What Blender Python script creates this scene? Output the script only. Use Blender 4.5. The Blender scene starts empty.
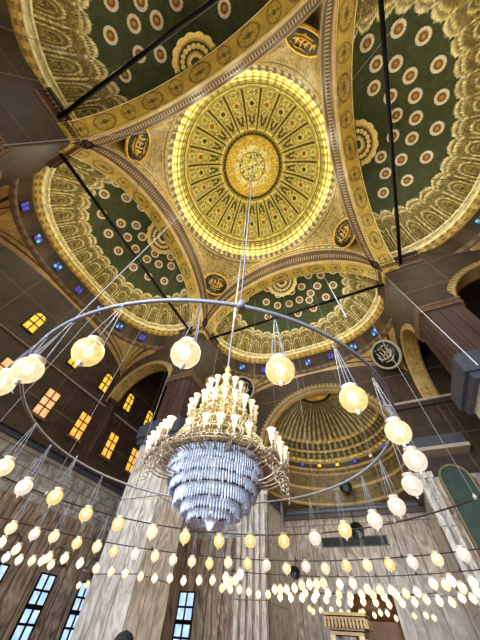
import bpy, math, random
import numpy as np
from mathutils import Vector, Matrix

random.seed(7)
rng = np.random.default_rng(7)
PI = math.pi
scene = bpy.context.scene
COL = scene.collection

# ------------------------------------------------------------------ helpers
def s2l(c):
    c = np.asarray(c, float) / 255.0
    return np.where(c <= 0.04045, c / 12.92, ((c + 0.055) / 1.055) ** 2.4)

def mesh_data(name, V, F, mat, col=None, smooth=True, mats=None, midx=None):
    V = np.asarray(V, np.float32).reshape(-1, 3)
    me = bpy.data.meshes.new(name)
    if isinstance(F, np.ndarray):
        n, k = F.shape
        me.vertices.add(len(V)); me.vertices.foreach_set('co', V.ravel())
        me.loops.add(n * k); me.loops.foreach_set('vertex_index', F.astype(np.int32).ravel())
        me.polygons.add(n)
        me.polygons.foreach_set('loop_start', np.arange(0, n * k, k, dtype=np.int32))
        me.polygons.foreach_set('loop_total', np.full(n, k, np.int32))
        me.update(calc_edges=True)
    else:
        me.from_pydata([tuple(map(float, v)) for v in V], [], [tuple(int(i) for i in f) for f in F])
        me.update()
    for m in (mats or [mat]):
        me.materials.append(m)
    if midx is not None:
        me.polygons.foreach_set('material_index', np.asarray(midx, np.int32))
    me.polygons.foreach_set('use_smooth', np.full(len(me.polygons), bool(smooth)))
    if col is not None:
        c = np.ones((len(V), 4), np.float32); c[:, :3] = np.asarray(col).reshape(-1, 3)
        a = me.color_attributes.new('Col', 'FLOAT_COLOR', 'POINT')
        a.data.foreach_set('color', c.ravel())
    return me

def put(name, me, parent=None, loc=(0, 0, 0), rz=0.0):
    o = bpy.data.objects.new(name, me); COL.objects.link(o)
    o.location = loc
    o.rotation_euler = (0, 0, rz)
    if parent is not None: o.parent = parent
    return o

def tag(o, label, cat, group=None, kind=None):
    o['label'] = label; o['category'] = cat
    if group: o['group'] = group
    if kind: o['kind'] = kind
    return o

def thing(name, label, cat, loc=(0, 0, 0), rz=0.0, group=None):
    o = bpy.data.objects.new(name, None); COL.objects.link(o)
    o.empty_display_size = 0.2
    o.location = loc; o.rotation_euler = (0, 0, rz)
    return tag(o, label, cat, group)

def grid_faces(nv, nu, closed=False):
    i, j = np.meshgrid(np.arange(nv - 1), np.arange(nu if closed else nu - 1), indexing='ij')
    j2 = (j + 1) % nu
    return np.stack([i * nu + j, i * nu + j2, (i + 1) * nu + j2, (i + 1) * nu + j], -1).reshape(-1, 4)

class MB:
    """collects shapes for ONE mesh"""
    def __init__(s): s.V = []; s.F = []; s.M = []
    def add(s, V, F, m=0):
        b = len(s.V); s.V += [tuple(v) for v in V]; s.F += [tuple(b + i for i in f) for f in F]; s.M += [m] * len(F); return s
    def box(s, x0, y0, z0, x1, y1, z1, m=0):
        V = [(x0, y0, z0), (x1, y0, z0), (x1, y1, z0), (x0, y1, z0), (x0, y0, z1), (x1, y0, z1), (x1, y1, z1), (x0, y1, z1)]
        return s.add(V, [(0, 3, 2, 1), (4, 5, 6, 7), (0, 1, 5, 4), (1, 2, 6, 5), (2, 3, 7, 6), (3, 0, 4, 7)], m)
    def tube(s, pts, r, n=8, m=0, closed=False):
        pts = [Vector(p) for p in pts]; k = len(pts); rr = r if isinstance(r, (list, tuple)) else [r] * k
        V = []; a0 = None
        for i, p in enumerate(pts):
            if closed: d = pts[(i + 1) % k] - pts[i - 1]
            else: d = pts[min(i + 1, k - 1)] - pts[max(i - 1, 0)]
            d.normalize()
            if a0 is None:
                a = Vector((0, 0, 1)) if abs(d.z) < .9 else Vector((1, 0, 0))
                a = (a - d * a.dot(d)).normalized()
            else:
                a = (a0 - d * a0.dot(d)).normalized()
            a0 = a; b = d.cross(a)
            for q in range(n):
                t = 2 * PI * q / n
                V.append(p + (a * math.cos(t) + b * math.sin(t)) * rr[i])
        F = []
        for i in range(k if closed else k - 1):
            for q in range(n):
                i2 = (i + 1) % k
                F.append((i * n + q, i * n + (q + 1) % n, i2 * n + (q + 1) % n, i2 * n + q))
        if not closed:
            F.append(tuple(range(n - 1, -1, -1))); F.append(tuple(range((k - 1) * n, k * n)))
        return s.add(V, F, m)
    def lathe(s, prof, n=24, c=(0, 0, 0), m=0):
        V = []; F = []
        for (r, z) in prof:
            for q in range(n):
                t = 2 * PI * q / n
                V.append((c[0] + r * math.cos(t), c[1] + r * math.sin(t), c[2] + z))
        for i in range(len(prof) - 1):
            for q in range(n):
                F.append((i * n + q, i * n + (q + 1) % n, (i + 1) * n + (q + 1) % n, (i + 1) * n + q))
        return s.add(V, F, m)
    def data(s, name, mats, smooth=True):
        mats = mats if isinstance(mats, (list, tuple)) else [mats]
        return mesh_data(name, s.V, s.F, None, smooth=smooth, mats=mats, midx=s.M)

def smooth01(x): x = np.clip(x, 0, 1); return x * x * (3 - 2 * x)
def band(x, c, w, e=.25):
    """1 inside |x-c|<w with soft edge"""
    return smooth01((w - np.abs(x - c)) / (w * e) + .5)
def mix(a, b, t):
    t = np.asarray(t)[..., None]
    return a * (1 - t) + b * t
def filigree(x, y):
    """curling arabesque lines, 0..1"""
    a = np.sin(2.1 * x + 1.7 * np.sin(1.9 * y + .6 * np.sin(1.3 * x)))
    b = np.sin(2.3 * y + 1.6 * np.sin(2.2 * x + .9 * np.sin(1.1 * y)))
    return smooth01((.42 - np.abs(a - b * .9)) / .3)
def vnoise(x, y, seed=0):
    r = np.random.default_rng(seed); T = r.random((64, 64))
    xi = np.floor(x).astype(int); yi = np.floor(y).astype(int); fx = smooth01(x - xi); fy = smooth01(y - yi)
    g = lambda i, j: T[i % 64, j % 64]
    return (g(xi, yi) * (1 - fx) + g(xi + 1, yi) * fx) * (1 - fy) + (g(xi, yi + 1) * (1 - fx) + g(xi + 1, yi + 1) * fx) * fy

# ------------------------------------------------------------------ materials
def new_mat(name):
    m = bpy.data.materials.new(name); m.use_nodes = True
    nt = m.node_tree; nt.nodes.clear()
    out = nt.nodes.new('ShaderNodeOutputMaterial'); b = nt.nodes.new('ShaderNodeBsdfPrincipled')
    nt.links.new(b.outputs[0], out.inputs[0])
    return m, nt, b

def attr_mat(name, rough=.45, metal=0.0, noise=.25, nscale=3.0, bump=0.0, bscale=8.0, spec=.5):
    m, nt, b = new_mat(name)
    at = nt.nodes.new('ShaderNodeAttribute'); at.attribute_name = 'Col'
    tc = nt.nodes.new('ShaderNodeTexCoord')
    no = nt.nodes.new('ShaderNodeTexNoise'); no.inputs['Scale'].default_value = nscale; no.inputs['Detail'].default_value = 6
    nt.links.new(tc.outputs['Object'], no.inputs['Vector'])
    mr = nt.nodes.new('ShaderNodeMapRange'); mr.inputs[1].default_value = .3; mr.inputs[2].default_value = .7
    mr.inputs[3].default_value = 1 - noise; mr.inputs[4].default_value = 1 + noise
    nt.links.new(no.outputs['Fac'], mr.inputs[0])
    mx = nt.nodes.new('ShaderNodeVectorMath'); mx.operation = 'SCALE'
    nt.links.new(at.outputs['Color'], mx.inputs[0]); nt.links.new(mr.outputs[0], mx.inputs['Scale'])
    nt.links.new(mx.outputs[0], b.inputs['Base Color'])
    b.inputs['Roughness'].default_value = rough; b.inputs['Metallic'].default_value = metal
    b.inputs['Specular IOR Level'].default_value = spec
    if bump:
        n2 = nt.nodes.new('ShaderNodeTexNoise'); n2.inputs['Scale'].default_value = bscale; n2.inputs['Detail'].default_value = 3
        nt.links.new(tc.outputs['Object'], n2.inputs['Vector'])
        bp = nt.nodes.new('ShaderNodeBump'); bp.inputs['Strength'].default_value = bump; bp.inputs['Distance'].default_value = .1
        nt.links.new(n2.outputs['Fac'], bp.inputs['Height']); nt.links.new(bp.outputs[0], b.inputs['Normal'])
    return m

def plain(name, rgb, rough=.5, metal=0.0, noise=.15, nscale=4.0, emit=None, estr=0.0, spec=.5):
    m, nt, b = new_mat(name)
    c = s2l(rgb)
    tc = nt.nodes.new('ShaderNodeTexCoord')
    no = nt.nodes.new('ShaderNodeTexNoise'); no.inputs['Scale'].default_value = nscale; no.inputs['Detail'].default_value = 5
    nt.links.new(tc.outputs['Object'], no.inputs['Vector'])
    rp = nt.nodes.new('ShaderNodeValToRGB')
    rp.color_ramp.elements[0].position = .3; rp.color_ramp.elements[1].position = .7
    rp.color_ramp.elements[0].color = (*(c * (1 - noise)), 1); rp.color_ramp.elements[1].color = (*np.minimum(c * (1 + noise), 1), 1)
    nt.links.new(no.outputs['Fac'], rp.inputs[0]); nt.links.new(rp.outputs[0], b.inputs['Base Color'])
    b.inputs['Roughness'].default_value = rough; b.inputs['Metallic'].default_value = metal
    b.inputs['Specular IOR Level'].default_value = spec
    if emit is not None:
        b.inputs['Emission Color'].default_value = (*s2l(emit), 1); b.inputs['Emission Strength'].default_value = estr
    return m

def stone(name, dark, mid, light, bw, bh, joint, jcol, rough=.35, vein=1.0, stretch=(1, 1, .35), offset=0.5):
    """veined stone cladding with block joints; wall coordinates are (x+y, z)"""
    m, nt, b = new_mat(name)
    L = nt.links.new
    tc = nt.nodes.new('ShaderNodeTexCoord'); sp = nt.nodes.new('ShaderNodeSeparateXYZ'); L(tc.outputs['Object'], sp.inputs[0])
    ad = nt.nodes.new('ShaderNodeMath'); ad.operation = 'ADD'; L(sp.outputs[0], ad.inputs[0]); L(sp.outputs[1], ad.inputs[1])
    cb = nt.nodes.new('ShaderNodeCombineXYZ'); L(ad.outputs[0], cb.inputs[0]); L(sp.outputs[2], cb.inputs[1])
    br = nt.nodes.new('ShaderNodeTexBrick'); L(cb.outputs[0], br.inputs['Vector'])
    br.offset = offset; br.inputs['Scale'].default_value = 1.0; br.inputs['Brick Width'].default_value = bw; br.inputs['Row Height'].default_value = bh
    br.inputs['Mortar Size'].default_value = joint; br.inputs['Mortar Smooth'].default_value = .2
    br.inputs['Color1'].default_value = (.35, .35, .35, 1); br.inputs['Color2'].default_value = (.65, .65, .65, 1)
    mp = nt.nodes.new('ShaderNodeMapping'); mp.inputs['Scale'].default_value = stretch; L(tc.outputs['Object'], mp.inputs[0])
    # shift the grain from slab to slab
    sc = nt.nodes.new('ShaderNodeVectorMath'); sc.operation = 'SCALE'; sc.inputs['Scale'].default_value = 9.0; L(br.outputs['Color'], sc.inputs[0])
    av = nt.nodes.new('ShaderNodeVectorMath'); av.operation = 'ADD'; L(mp.outputs[0], av.inputs[0]); L(sc.outputs[0], av.inputs[1])
    no = nt.nodes.new('ShaderNodeTexNoise'); no.inputs['Scale'].default_value = 1.1; no.inputs['Detail'].default_value = 8; no.inputs['Distortion'].default_value = 1.6 * vein
    L(av.outputs[0], no.inputs['Vector'])
    rp = nt.nodes.new('ShaderNodeValToRGB'); e = rp.color_ramp.elements
    e[0].position = .3; e[0].color = (*s2l(dark), 1); e[1].position = .72; e[1].color = (*s2l(light), 1)
    k = e.new(.5); k.color = (*s2l(mid), 1)
    L(no.outputs['Fac'], rp.inputs[0])
    mx = nt.nodes.new('ShaderNodeMix'); mx.data_type = 'RGBA'; L(br.outputs['Fac'], mx.inputs[0]); L(rp.outputs[0], mx.inputs[6]); mx.inputs[7].default_value = (*s2l(jcol), 1)
    L(mx.outputs[2], b.inputs['Base Color']); b.inputs['Roughness'].default_value = rough
    bp = nt.nodes.new('ShaderNodeBump'); bp.invert = True; bp.inputs['Strength'].default_value = .4; bp.inputs['Distance'].default_value = .03
    L(br.outputs['Fac'], bp.inputs['Height']); L(bp.outputs[0], b.inputs['Normal'])
    return m

def glow(name, rgb, strength, rgb2=None, scale=6.0, diffuse=(235, 225, 200)):
    """lit frosted glass: emission with a cloudy variation"""
    m, nt, b = new_mat(name); L = nt.links.new
    b.inputs['Base Color'].default_value = (*s2l(diffuse), 1); b.inputs['Roughness'].default_value = .25
    tc = nt.nodes.new('ShaderNodeTexCoord'); no = nt.nodes.new('ShaderNodeTexNoise'); no.inputs['Scale'].default_value = scale; no.inputs['Detail'].default_value = 4
    L(tc.outputs['Object'], no.inputs['Vector'])
    rp = nt.nodes.new('ShaderNodeValToRGB'); rp.color_ramp.elements[0].position = .35; rp.color_ramp.elements[1].position = .65
    rp.color_ramp.elements[0].color = (*s2l(rgb2 if rgb2 is not None else rgb), 1); rp.color_ramp.elements[1].color = (*s2l(rgb), 1)
    L(no.outputs['Fac'], rp.inputs[0]); L(rp.outputs[0], b.inputs['Emission Color']); b.inputs['Emission Strength'].default_value = strength
    return m

GILT = attr_mat('gilded_relief', rough=.4, metal=.45, noise=.4, nscale=2.6, bump=.6, bscale=11)
PAINT = attr_mat('painted_plaster', rough=.5, metal=.1, noise=.22, nscale=1.6, bump=.12, bscale=6)
STONEPAINT = attr_mat('painted_stone', rough=.55, noise=.28, nscale=1.2)
GOLD = plain('gold_leaf', (205, 160, 62), .34, .5, .3, 5)
OLDGOLD = plain('aged_gold', (150, 112, 48), .45, .35, .35, 4)
PALEGOLD = plain('pale_gold', (232, 205, 130), .32, .4, .2, 6)
WHITE = plain('white_paint', (240, 228, 200), .5, 0, .1, 8)
DARKGREEN = plain('dark_green_paint', (34, 46, 30), .4, 0, .3, 4)
RUST = plain('rust_brown_paint', (116, 72, 36), .5, .1, .5, 14)
BROWN = plain('brown_stone', (84, 58, 44), .55, 0, .25, 1.3)
BROWNTRIM = plain('brown_moulding', (112, 84, 62), .5, 0, .25, 2)
DARKTRIM = plain('dark_moulding', (58, 42, 32), .5, 0, .3, 2)
GREYTRIM = plain('grey_blue_stone', (66, 70, 82), .45, 0, .2, 2)
PALETRIM = plain('pale_stone_moulding', (168, 158, 140), .45, 0, .2, 3)
IRON = plain('black_iron', (16, 14, 13), .45, .6, .2, 6)
STEEL = plain('grey_painted_steel', (128, 134, 146), .45, .1, .15, 8)
CABLE = plain('pale_cable', (150, 148, 148), .5, .2, .1, 6)
DARKCABLE = plain('dark_cable', (46, 40, 38), .5, .2, .1, 6)
BLACK = plain('black_plastic', (14, 14, 16), .5, 0, .2, 6)
CARPET = plain('red_carpet', (110, 34, 30), .95, 0, .3, 3)
WOODGOLD = plain('honey_wood', (112, 76, 40), .45, .1, .3, 3)
ALABASTER = stone('alabaster_cladding', (86, 70, 58), (150, 132, 116), (200, 188, 174), 1.27, 9.0, .045, (58, 46, 38), .3, 2.2, (1, 1, .3), offset=0)
GREYALAB = stone('grey_alabaster_blocks', (112, 108, 106), (164, 160, 158), (208, 206, 206), 2.1, 1.1, .022, (66, 62, 60), .3, 1.2, (1, 1, .8))
PIERALAB = stone('pier_alabaster', (150, 142, 132), (200, 193, 184), (236, 233, 228), 1.1, 3.6, .026, (92, 80, 70), .28, 2.4, (1, 1, .4), offset=0)
BROWNWALL = stone('brown_painted_wall', (38, 26, 18), (52, 37, 26), (70, 50, 36), 3.85, 3.3, .035, (112, 88, 64), .55, .6, (1, 1, 1), offset=0)
PIERSTONE = stone('brown_pier_cladding', (48, 33, 29), (64, 45, 40), (82, 61, 53), .62, 9.0, .03, (54, 38, 34), .45, .8, (1, 1, .2), offset=0)
AMBER = glow('amber_window_glass', (255, 196, 84), 1.15, (240, 140, 50), 3.0, (120, 70, 20))
YELLOWGLASS = glow('yellow_window_glass', (255, 214, 70), 1.05, (225, 160, 30), 3.0, (120, 80, 20))
PEACHGLASS = glow('peach_window_glass', (255, 200, 140), 1.0, (240, 150, 90), 3.0, (120, 80, 40))
SKYGLASS = glow('daylit_window_glass', (196, 222, 250), 1.15, (140, 180, 228), 2.0, (60, 80, 110))
BLUEGLASS = glow('blue_stained_glass', (60, 90, 230), 1.0, (40, 40, 150), 4, (20, 20, 60))
TEALGLASS = glow('teal_stained_glass', (120, 225, 230), 1.0, (40, 150, 170), 4, (20, 50, 60))
VIOLETGLASS = glow('violet_stained_glass', (120, 80, 210), .9, (60, 30, 130), 4, (30, 20, 60))
def lampglass(name, rgb, rgb2, strength):
    m = glow(name, rgb, strength, rgb2, 16, (120, 112, 96)); nt = m.node_tree; L = nt.links.new
    out = [n for n in nt.nodes if n.type == 'OUTPUT_MATERIAL'][0]; b = [n for n in nt.nodes if n.type == 'BSDF_PRINCIPLED'][0]
    vo = nt.nodes.new('ShaderNodeTexVoronoi'); vo.inputs['Scale'].default_value = 34; tc = [n for n in nt.nodes if n.type == 'TEX_COORD'][0]
    L(tc.outputs['Object'], vo.inputs['Vector'])
    mr = nt.nodes.new('ShaderNodeMapRange'); mr.inputs[1].default_value = 0; mr.inputs[2].default_value = .6; mr.inputs[3].default_value = .96; mr.inputs[4].default_value = .7
    L(vo.outputs['Distance'], mr.inputs[0])
    tr = nt.nodes.new('ShaderNodeBsdfTransparent'); mx = nt.nodes.new('ShaderNodeMixShader')
    L(mr.outputs[0], mx.inputs[0]); L(tr.outputs[0], mx.inputs[1]); L(b.outputs[0], mx.inputs[2]); L(mx.outputs[0], out.inputs[0])
    return m
LAMPGLASS = lampglass('lit_lamp_glass', (250, 236, 190), (222, 200, 142), .9)
LAMPGLASSWARM = lampglass('warm_lit_lamp_glass', (250, 224, 146), (222, 188, 106), .9)
LAMPGLASSPALE = lampglass('pale_lit_lamp_glass', (246, 236, 220), (210, 198, 178), .86)
SMALLGLASS = [glow('far_lamp_glass', (255, 238, 204), .95, (240, 206, 146), 12), glow('far_lamp_glass_warm', (255, 226, 166), .82, (232, 184, 112), 12), glow('far_lamp_glass_pale', (255, 242, 226), .82, (230, 208, 182), 12)]
BULB = glow('glowing_bulb', (255, 248, 220), 1.8)
CANDLEGLASS = glow('lit_tulip_glass', (255, 244, 216), .95, (255, 224, 172), 10, (150, 145, 132))
CANDLEDIM = plain('frosted_tulip_glass', (206, 190, 160), .2, 0, .15, 10, emit=(255, 226, 176), estr=.2)
COLLAR = plain('frosted_glass_collar', (190, 182, 166), .3, 0, .1, 10, emit=(255, 235, 200), estr=.12)

def crystal_mat():
    m, nt, b = new_mat('cut_crystal'); L = nt.links.new
    b.inputs['Roughness'].default_value = .25; b.inputs['Specular IOR Level'].default_value = .6
    tc = nt.nodes.new('ShaderNodeTexCoord'); no = nt.nodes.new('ShaderNodeTexNoise'); no.inputs['Scale'].default_value = 26
    L(tc.outputs['Object'], no.inputs['Vector'])
    rp = nt.nodes.new('ShaderNodeValToRGB'); rp.color_ramp.elements[0].position = .4; rp.color_ramp.elements[1].position = .58
    rp.color_ramp.elements[0].color = (*s2l((196, 206, 222)), 1); rp.color_ramp.elements[1].color = (*s2l((236, 241, 250)), 1)
    L(no.outputs['Fac'], rp.inputs[0]); L(rp.outputs[0], b.inputs['Base Color'])
    tl = nt.nodes.new('ShaderNodeBsdfTranslucent'); L(rp.outputs[0], tl.inputs[0])
    mx = nt.nodes.new('ShaderNodeMixShader'); mx.inputs[0].default_value = .5
    out = [n for n in nt.nodes if n.type == 'OUTPUT_MATERIAL'][0]
    L(b.outputs[0], mx.inputs[1]); L(tl.outputs[0], mx.inputs[2]); L(mx.outputs[0], out.inputs[0])
    return m
CRYSTAL = crystal_mat()

c_gold = s2l((190, 164, 66)); c_pale = s2l((242, 228, 148)); c_deep = s2l((88, 68, 24)); c_dark = s2l((48, 32, 16)); c_olive = s2l((138, 116, 56))
c_green = s2l((30, 42, 22)); c_red = s2l((110, 56, 32)); c_cream = s2l((226, 206, 160)); c_brown = s2l((88, 60, 40)); c_black = s2l((22, 20, 14))

# ------------------------------------------------------------------ room dimensions (metres)
C = 9.9          # inner plane of the four great arches
XA = 11.2        # outer plane of the arches, where a half dome begins
W = 20.3         # outer walls
RA, ZA = 10.3, 20.7   # great arch radius and centre height
OX, OY = .45, -.65    # centre of the dome
ZR = 35.7        # top of the pendentives

# ================================================================== CENTRAL DOME
dome = thing('dome', 'large round golden central dome with radiating ribs around a ringed calligraphy medallion', 'dome', (OX, OY, ZR))
# lower ring mouldings
def ring_profile(name, prof, mat, parent, n=160, colf=None):
    prof = np.array(prof, float); th = np.linspace(0, 2 * PI, n, endpoint=False)
    V = np.stack([prof[:, None, 0] * np.cos(th), prof[:, None, 0] * np.sin(th), np.repeat(prof[:, 1:2], n, 1)], -1)
    col = None
    if colf is not None:
        T, K = np.meshgrid(th, np.arange(len(prof))); col = colf(T, K)
    return put(name, mesh_data(name, V, grid_faces(len(prof), n, True), mat, col), parent)
def dentil_cols(T, K):
    t = (np.floor(T / (2 * PI) * 160) % 2)
    return mix(np.broadcast_to(c_deep, T.shape + (3,)), np.broadcast_to(c_cream * .7, T.shape + (3,)), t * ((K % 3) != 0))
ring_profile('ring_moulding', [(9.95, -.5), (9.75, -.3), (9.85, -.1), (9.65, .1), (9.75, .3), (9.6, .45)], PAINT, dome, 320, dentil_cols)
def step_cols(T, K):
    t = smooth01((np.sin(T * 72) + .6) * 2)
    a = mix(np.broadcast_to(c_gold, T.shape + (3,)), np.broadcast_to(c_pale, T.shape + (3,)), t)
    return np.where(((K % 4) == 3)[..., None], c_deep * .8, a)
ring_profile('drum_cornice', [(9.6, .45), (9.7, .8), (9.55, 1.0), (9.5, 1.05), (9.62, 1.4), (9.45, 1.65), (9.4, 1.7), (9.5, 2.1), (9.3, 2.4), (9.25, 2.45)], GILT, dome, 576, step_cols)
# shell: hemisphere with painted panels
R0, Z0 = 9.3, 2.4
CAMT = ZR - 1.6
def t_of(phi): return R0 * np.sin(phi) / (CAMT + Z0 + 1.3 * R0 * np.cos(phi))
NU, NV = 720, 150
th = np.linspace(0, 2 * PI, NU, endpoint=False); ph = np.linspace(PI / 2, .012, NV)
T, P = np.meshgrid(th, ph)
tt = t_of(P) / t_of(PI / 2)          # 0 centre .. 1 rim, even as seen from below
NP = 24
pa = (T * NP / (2 * PI)) % 1.0 - .5      # position across a panel
ri = np.zeros_like(T)
col = np.broadcast_to(c_gold, T.shape + (3,)).copy()
zone = lambda a, b: smooth01((tt - a) / .012) * smooth01((b - tt) / .012)
arc = pa * tt * 2 * PI / NP * 9.3 * 1.2                    # width in metres, about
# panel zone
pan = zone(.42, .875)
base = mix(np.broadcast_to(s2l((216, 202, 122)), T.shape + (3,)), np.broadcast_to(c_deep * .8, T.shape + (3,)), filigree(arc * 3.2, tt * 36) * .75)
med = np.hypot(pa * tt * 2.4, (tt - .70) * 9.3) / .42     # round medallion in each panel
redp = (np.floor(T * NP / (2 * PI)).astype(int) % 2 == 0)
mc = np.where(redp[..., None], s2l((186, 104, 60)), s2l((66, 74, 50)))
base = mix(base, mc, (med < .55) * 1.0); base = mix(base, np.broadcast_to(c_pale, base.shape), band(med, .8, .22))
blk = (np.abs(np.abs(pa) - .16) < .085) * (np.abs(tt - .545) < .05) + (np.abs(pa) < .15) * (np.abs(tt - .485) < .018)
base = mix(base, np.broadcast_to(c_black * 1.3, base.shape), np.clip(blk, 0, 1) * .85)
base = mix(base, np.broadcast_to(c_pale, base.shape), np.clip(band(np.abs(pa), .40, .035) + band(np.hypot(pa * tt * 2.4, (tt - .82) * 9.3), .3, .07) + band(np.hypot(pa * tt * 2.4, (tt - .60) * 9.3), .26, .06), 0, 1))
col = mix(col, base, pan)
# scalloped pale band
sc = .875 + .02 * np.abs(np.sin(T * NP / 2))
col = mix(col, np.broadcast_to(c_pale * .95, col.shape), smooth01((tt - sc) / .01) * zone(.8, .94))
col = mix(col, np.broadcast_to(c_deep, col.shape), band(tt, .925, .006))
stp = smooth01(np.sin(T * 72) * 3 + 1)
col = mix(col, mix(np.broadcast_to(c_gold, col.shape), np.broadcast_to(c_pale, col.shape), stp), zone(.93, 1.1))
for q in (.95, .975): col = mix(col, np.broadcast_to(c_deep * 1.1, col.shape), band(tt, q, .004))
# dark ring with pale scallops round the medallion
scal = .392 + .008 * np.cos(T * 48)
col = mix(col, np.broadcast_to(s2l((42, 44, 22)), col.shape), zone(.352, .405))
col = mix(col, np.broadcast_to(c_gold, col.shape), band(tt, scal + .0, .004))
col = mix(col, np.broadcast_to(c_pale, col.shape), band(tt, .425, .008)); 
# rayed gold ground
ray = .86 + .14 * np.sin(T * 60)
col = mix(col, np.broadcast_to(s2l((240, 206, 96)), col.shape) * ray[..., None], 1 - smooth01((tt - .345) / .012))
pet = np.abs(((T * 8 / (2 * PI)) % 1) - .5)
col = mix(col, np.broadcast_to(s2l((240, 226, 172)), col.shape), zone(.175, .25) * (pet < .4))
col = mix(col, np.broadcast_to(c_deep, col.shape), band(tt, .165, .007))
inn = 1 - smooth01((tt - .155) / .01)
x_, y_ = tt * np.cos(T), tt * np.sin(T)
col = mix(col, mix(np.broadcast_to(c_pale, col.shape), np.broadcast_to(c_deep * .8, col.shape), filigree(x_ * 44, y_ * 44)), inn)
disp = pan * (band(med, .8, .3) * .06 - .04) + zone(.93, 1.1) * .03 * stp
r_ = R0 - 0 - disp
V = np.stack([r_ * np.sin(P) * np.cos(T), r_ * np.sin(P) * np.sin(T), Z0 + 1.3 * r_ * np.cos(P)], -1)
put('dome_shell', mesh_data('dome_shell', V, grid_faces(NV, NU, True), GILT, col), dome)
# ribs between the panels
php = np.interp(np.linspace(.425, .872, 24), tt[::-1, 0], ph[::-1])
rib = MB(); n = len(php)
V = []
for i, f in enumerate(php):
    w = .10 + .06 * i / n
    for (dy, dr) in ((-w, .02), (-w * .5, -.16), (w * .5, -.16), (w, .02)):
        rr = R0 + dr
        V.append((rr * math.sin(f), dy, Z0 + 1.3 * rr * math.cos(f)))
F = [(i * 4 + k, i * 4 + k + 1, i * 4 + 4 + k + 1, i * 4 + 4 + k) for i in range(n - 1) for k in range(3)]
rib.add(V, F)
ribme = rib.data('rib', [plain('dark_gilt', (104, 80, 36), .45, .3, .25, 4)])
for k in range(NP): put('rib', ribme, dome, rz=2 * PI * (k + .0) / NP)

# ================================================================== PENDENTIVES + CALLIGRAPHY ROUNDELS
PL = 9.35   # plane of the outer edge of the arch mouldings
def rim_z(y): return 24.8 + np.sqrt(np.maximum(9.55 ** 2 - y ** 2, 0)) 
def pend_point(th, v):
    """th: world angle array, v: 0 arch edge .. 1 ring"""
    c_, s_ = np.cos(th), np.sin(th); k = PL / np.maximum(np.abs(c_), np.abs(s_))
    bx, by = c_ * k, s_ * k
    lat = np.minimum(np.abs(bx), np.abs(by)); bz = rim_z(lat)
    tx, ty = OX + 9.9 * c_, OY + 9.9 * s_
    bul = 1.7 * np.sin(PI * v) * np.clip((ZR - .4 - bz) / 9.5, 0, 1) ** 1.3
    x = bx + (tx - bx) * v + c_ * bul; y = by + (ty - by) * v + s_ * bul
    z = bz + (ZR - .45 - bz) * v
    return np.stack([x, y, z], -1)
PN = [('gilded corner pendentive above the pier beside the golden arch, its roundel nearest the chandelier rod', 135),
      ('gilded corner pendentive above the dark pier that carries both tie rods on one side', 225),
      ('gilded corner pendentive between the two green half domes with the largest rosettes', 315),
      ('gilded corner pendentive above the brown pier with the dentil cornice', 45)]
def calligraphy(seed, R):
    r = random.Random(seed); mb = MB()
    def stroke(pts, w):
        P_ = []
        for i in range(len(pts) - 1):
            for t in (0, .25, .5, .75):
                p0 = pts[max(i - 1, 0)]; p1 = pts[i]; p2 = pts[i + 1]; p3 = pts[min(i + 2, len(pts) - 1)]
                q = [.5 * ((2 * p1[a]) + (-p0[a] + p2[a]) * t + (2 * p0[a] - 5 * p1[a] + 4 * p2[a] - p3[a]) * t * t + (-p0[a] + 3 * p1[a] - 3 * p2[a] + p3[a]) * t ** 3) for a in (0, 1)]
                P_.append((q[0] * R, q[1] * R, .05))
        P_.append((pts[-1][0] * R, pts[-1][1] * R, .05))
        k = len(P_); mb.tube(P_, [w * R * (.35 + .65 * math.sin(PI * min(1, (i + 1) / k))) for i in range(k)], 6)
    for i in range(4):   # tall uprights
        x = -.42 + .26 * i + r.uniform(-.05, .05); stroke([(x, .5 - .1 * (i % 2)), (x + .03, .2), (x - .02, -.12), (x - .12, -.28)], .055)
    stroke([(.62, .12), (.45, -.18), (.1, -.3), (-.3, -.24), (-.55, -.02), (-.6, .2)], .075)    # long bowl
    stroke([(.5, -.38), (.2, -.55), (-.15, -.52), (-.4, -.42)], .07)
    stroke([(-.2, .62), (.1, .55), (.35, .62), (.5, .45)], .05)
    stroke([(.2, .02), (.35, .16), (.48, .02), (.34, -.06), (.2, .02)], .05)
    stroke([(-.1, -.06), (.02, .08), (.14, -.04)], .05)
    for (x, y) in ((-.62, -.18), (.05, -.72), (.62, .34), (-.45, .66)):
        stroke([(x, y), (x + .05, y + .03), (x + .1, y)], .05)
    return mb
def roundel(name, label, pos, normal, R, ground, gold, seed, group=None, spin=0):
    o = thing(name, label, 'roundel', pos, 0, group)
    z = Vector(normal).normalized(); up = Vector((0, 0, 1)); x = up.cross(z).normalized(); y = z.cross(x)
    o.rotation_mode = 'QUATERNION'; o.rotation_quaternion = (Matrix((x, y, z)).transposed().to_quaternion() @ Matrix.Rotation(spin, 3, 'Z').to_quaternion())
    d = MB().lathe([(0.001, .0), (R * .93, .0), (R * .93, -.08)], 48).data('disc', [ground]); put('disc', d, o)
    f = MB().lathe([(R * .9, -.05), (R * .9, .05), (R * .96, .1), (R * 1.04, .07), (R * 1.06, -.08)], 48).data('border', [gold]); put('border', f, o)
    put('calligraphy', calligraphy(seed, R * .92).data('calligraphy', [gold], True), o)
    return o
RL = ['dark green calligraphy roundel on the pendentive beside the bright cable above the lamp hoop',
      'dark green calligraphy roundel on the pendentive beside the dark pier, between two tie rods',
      'dark green calligraphy roundel on the pendentive farthest up the picture, near the upper frame edge',
      'dark green calligraphy roundel on the pendentive above the pier with the dentil cornice']
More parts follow.
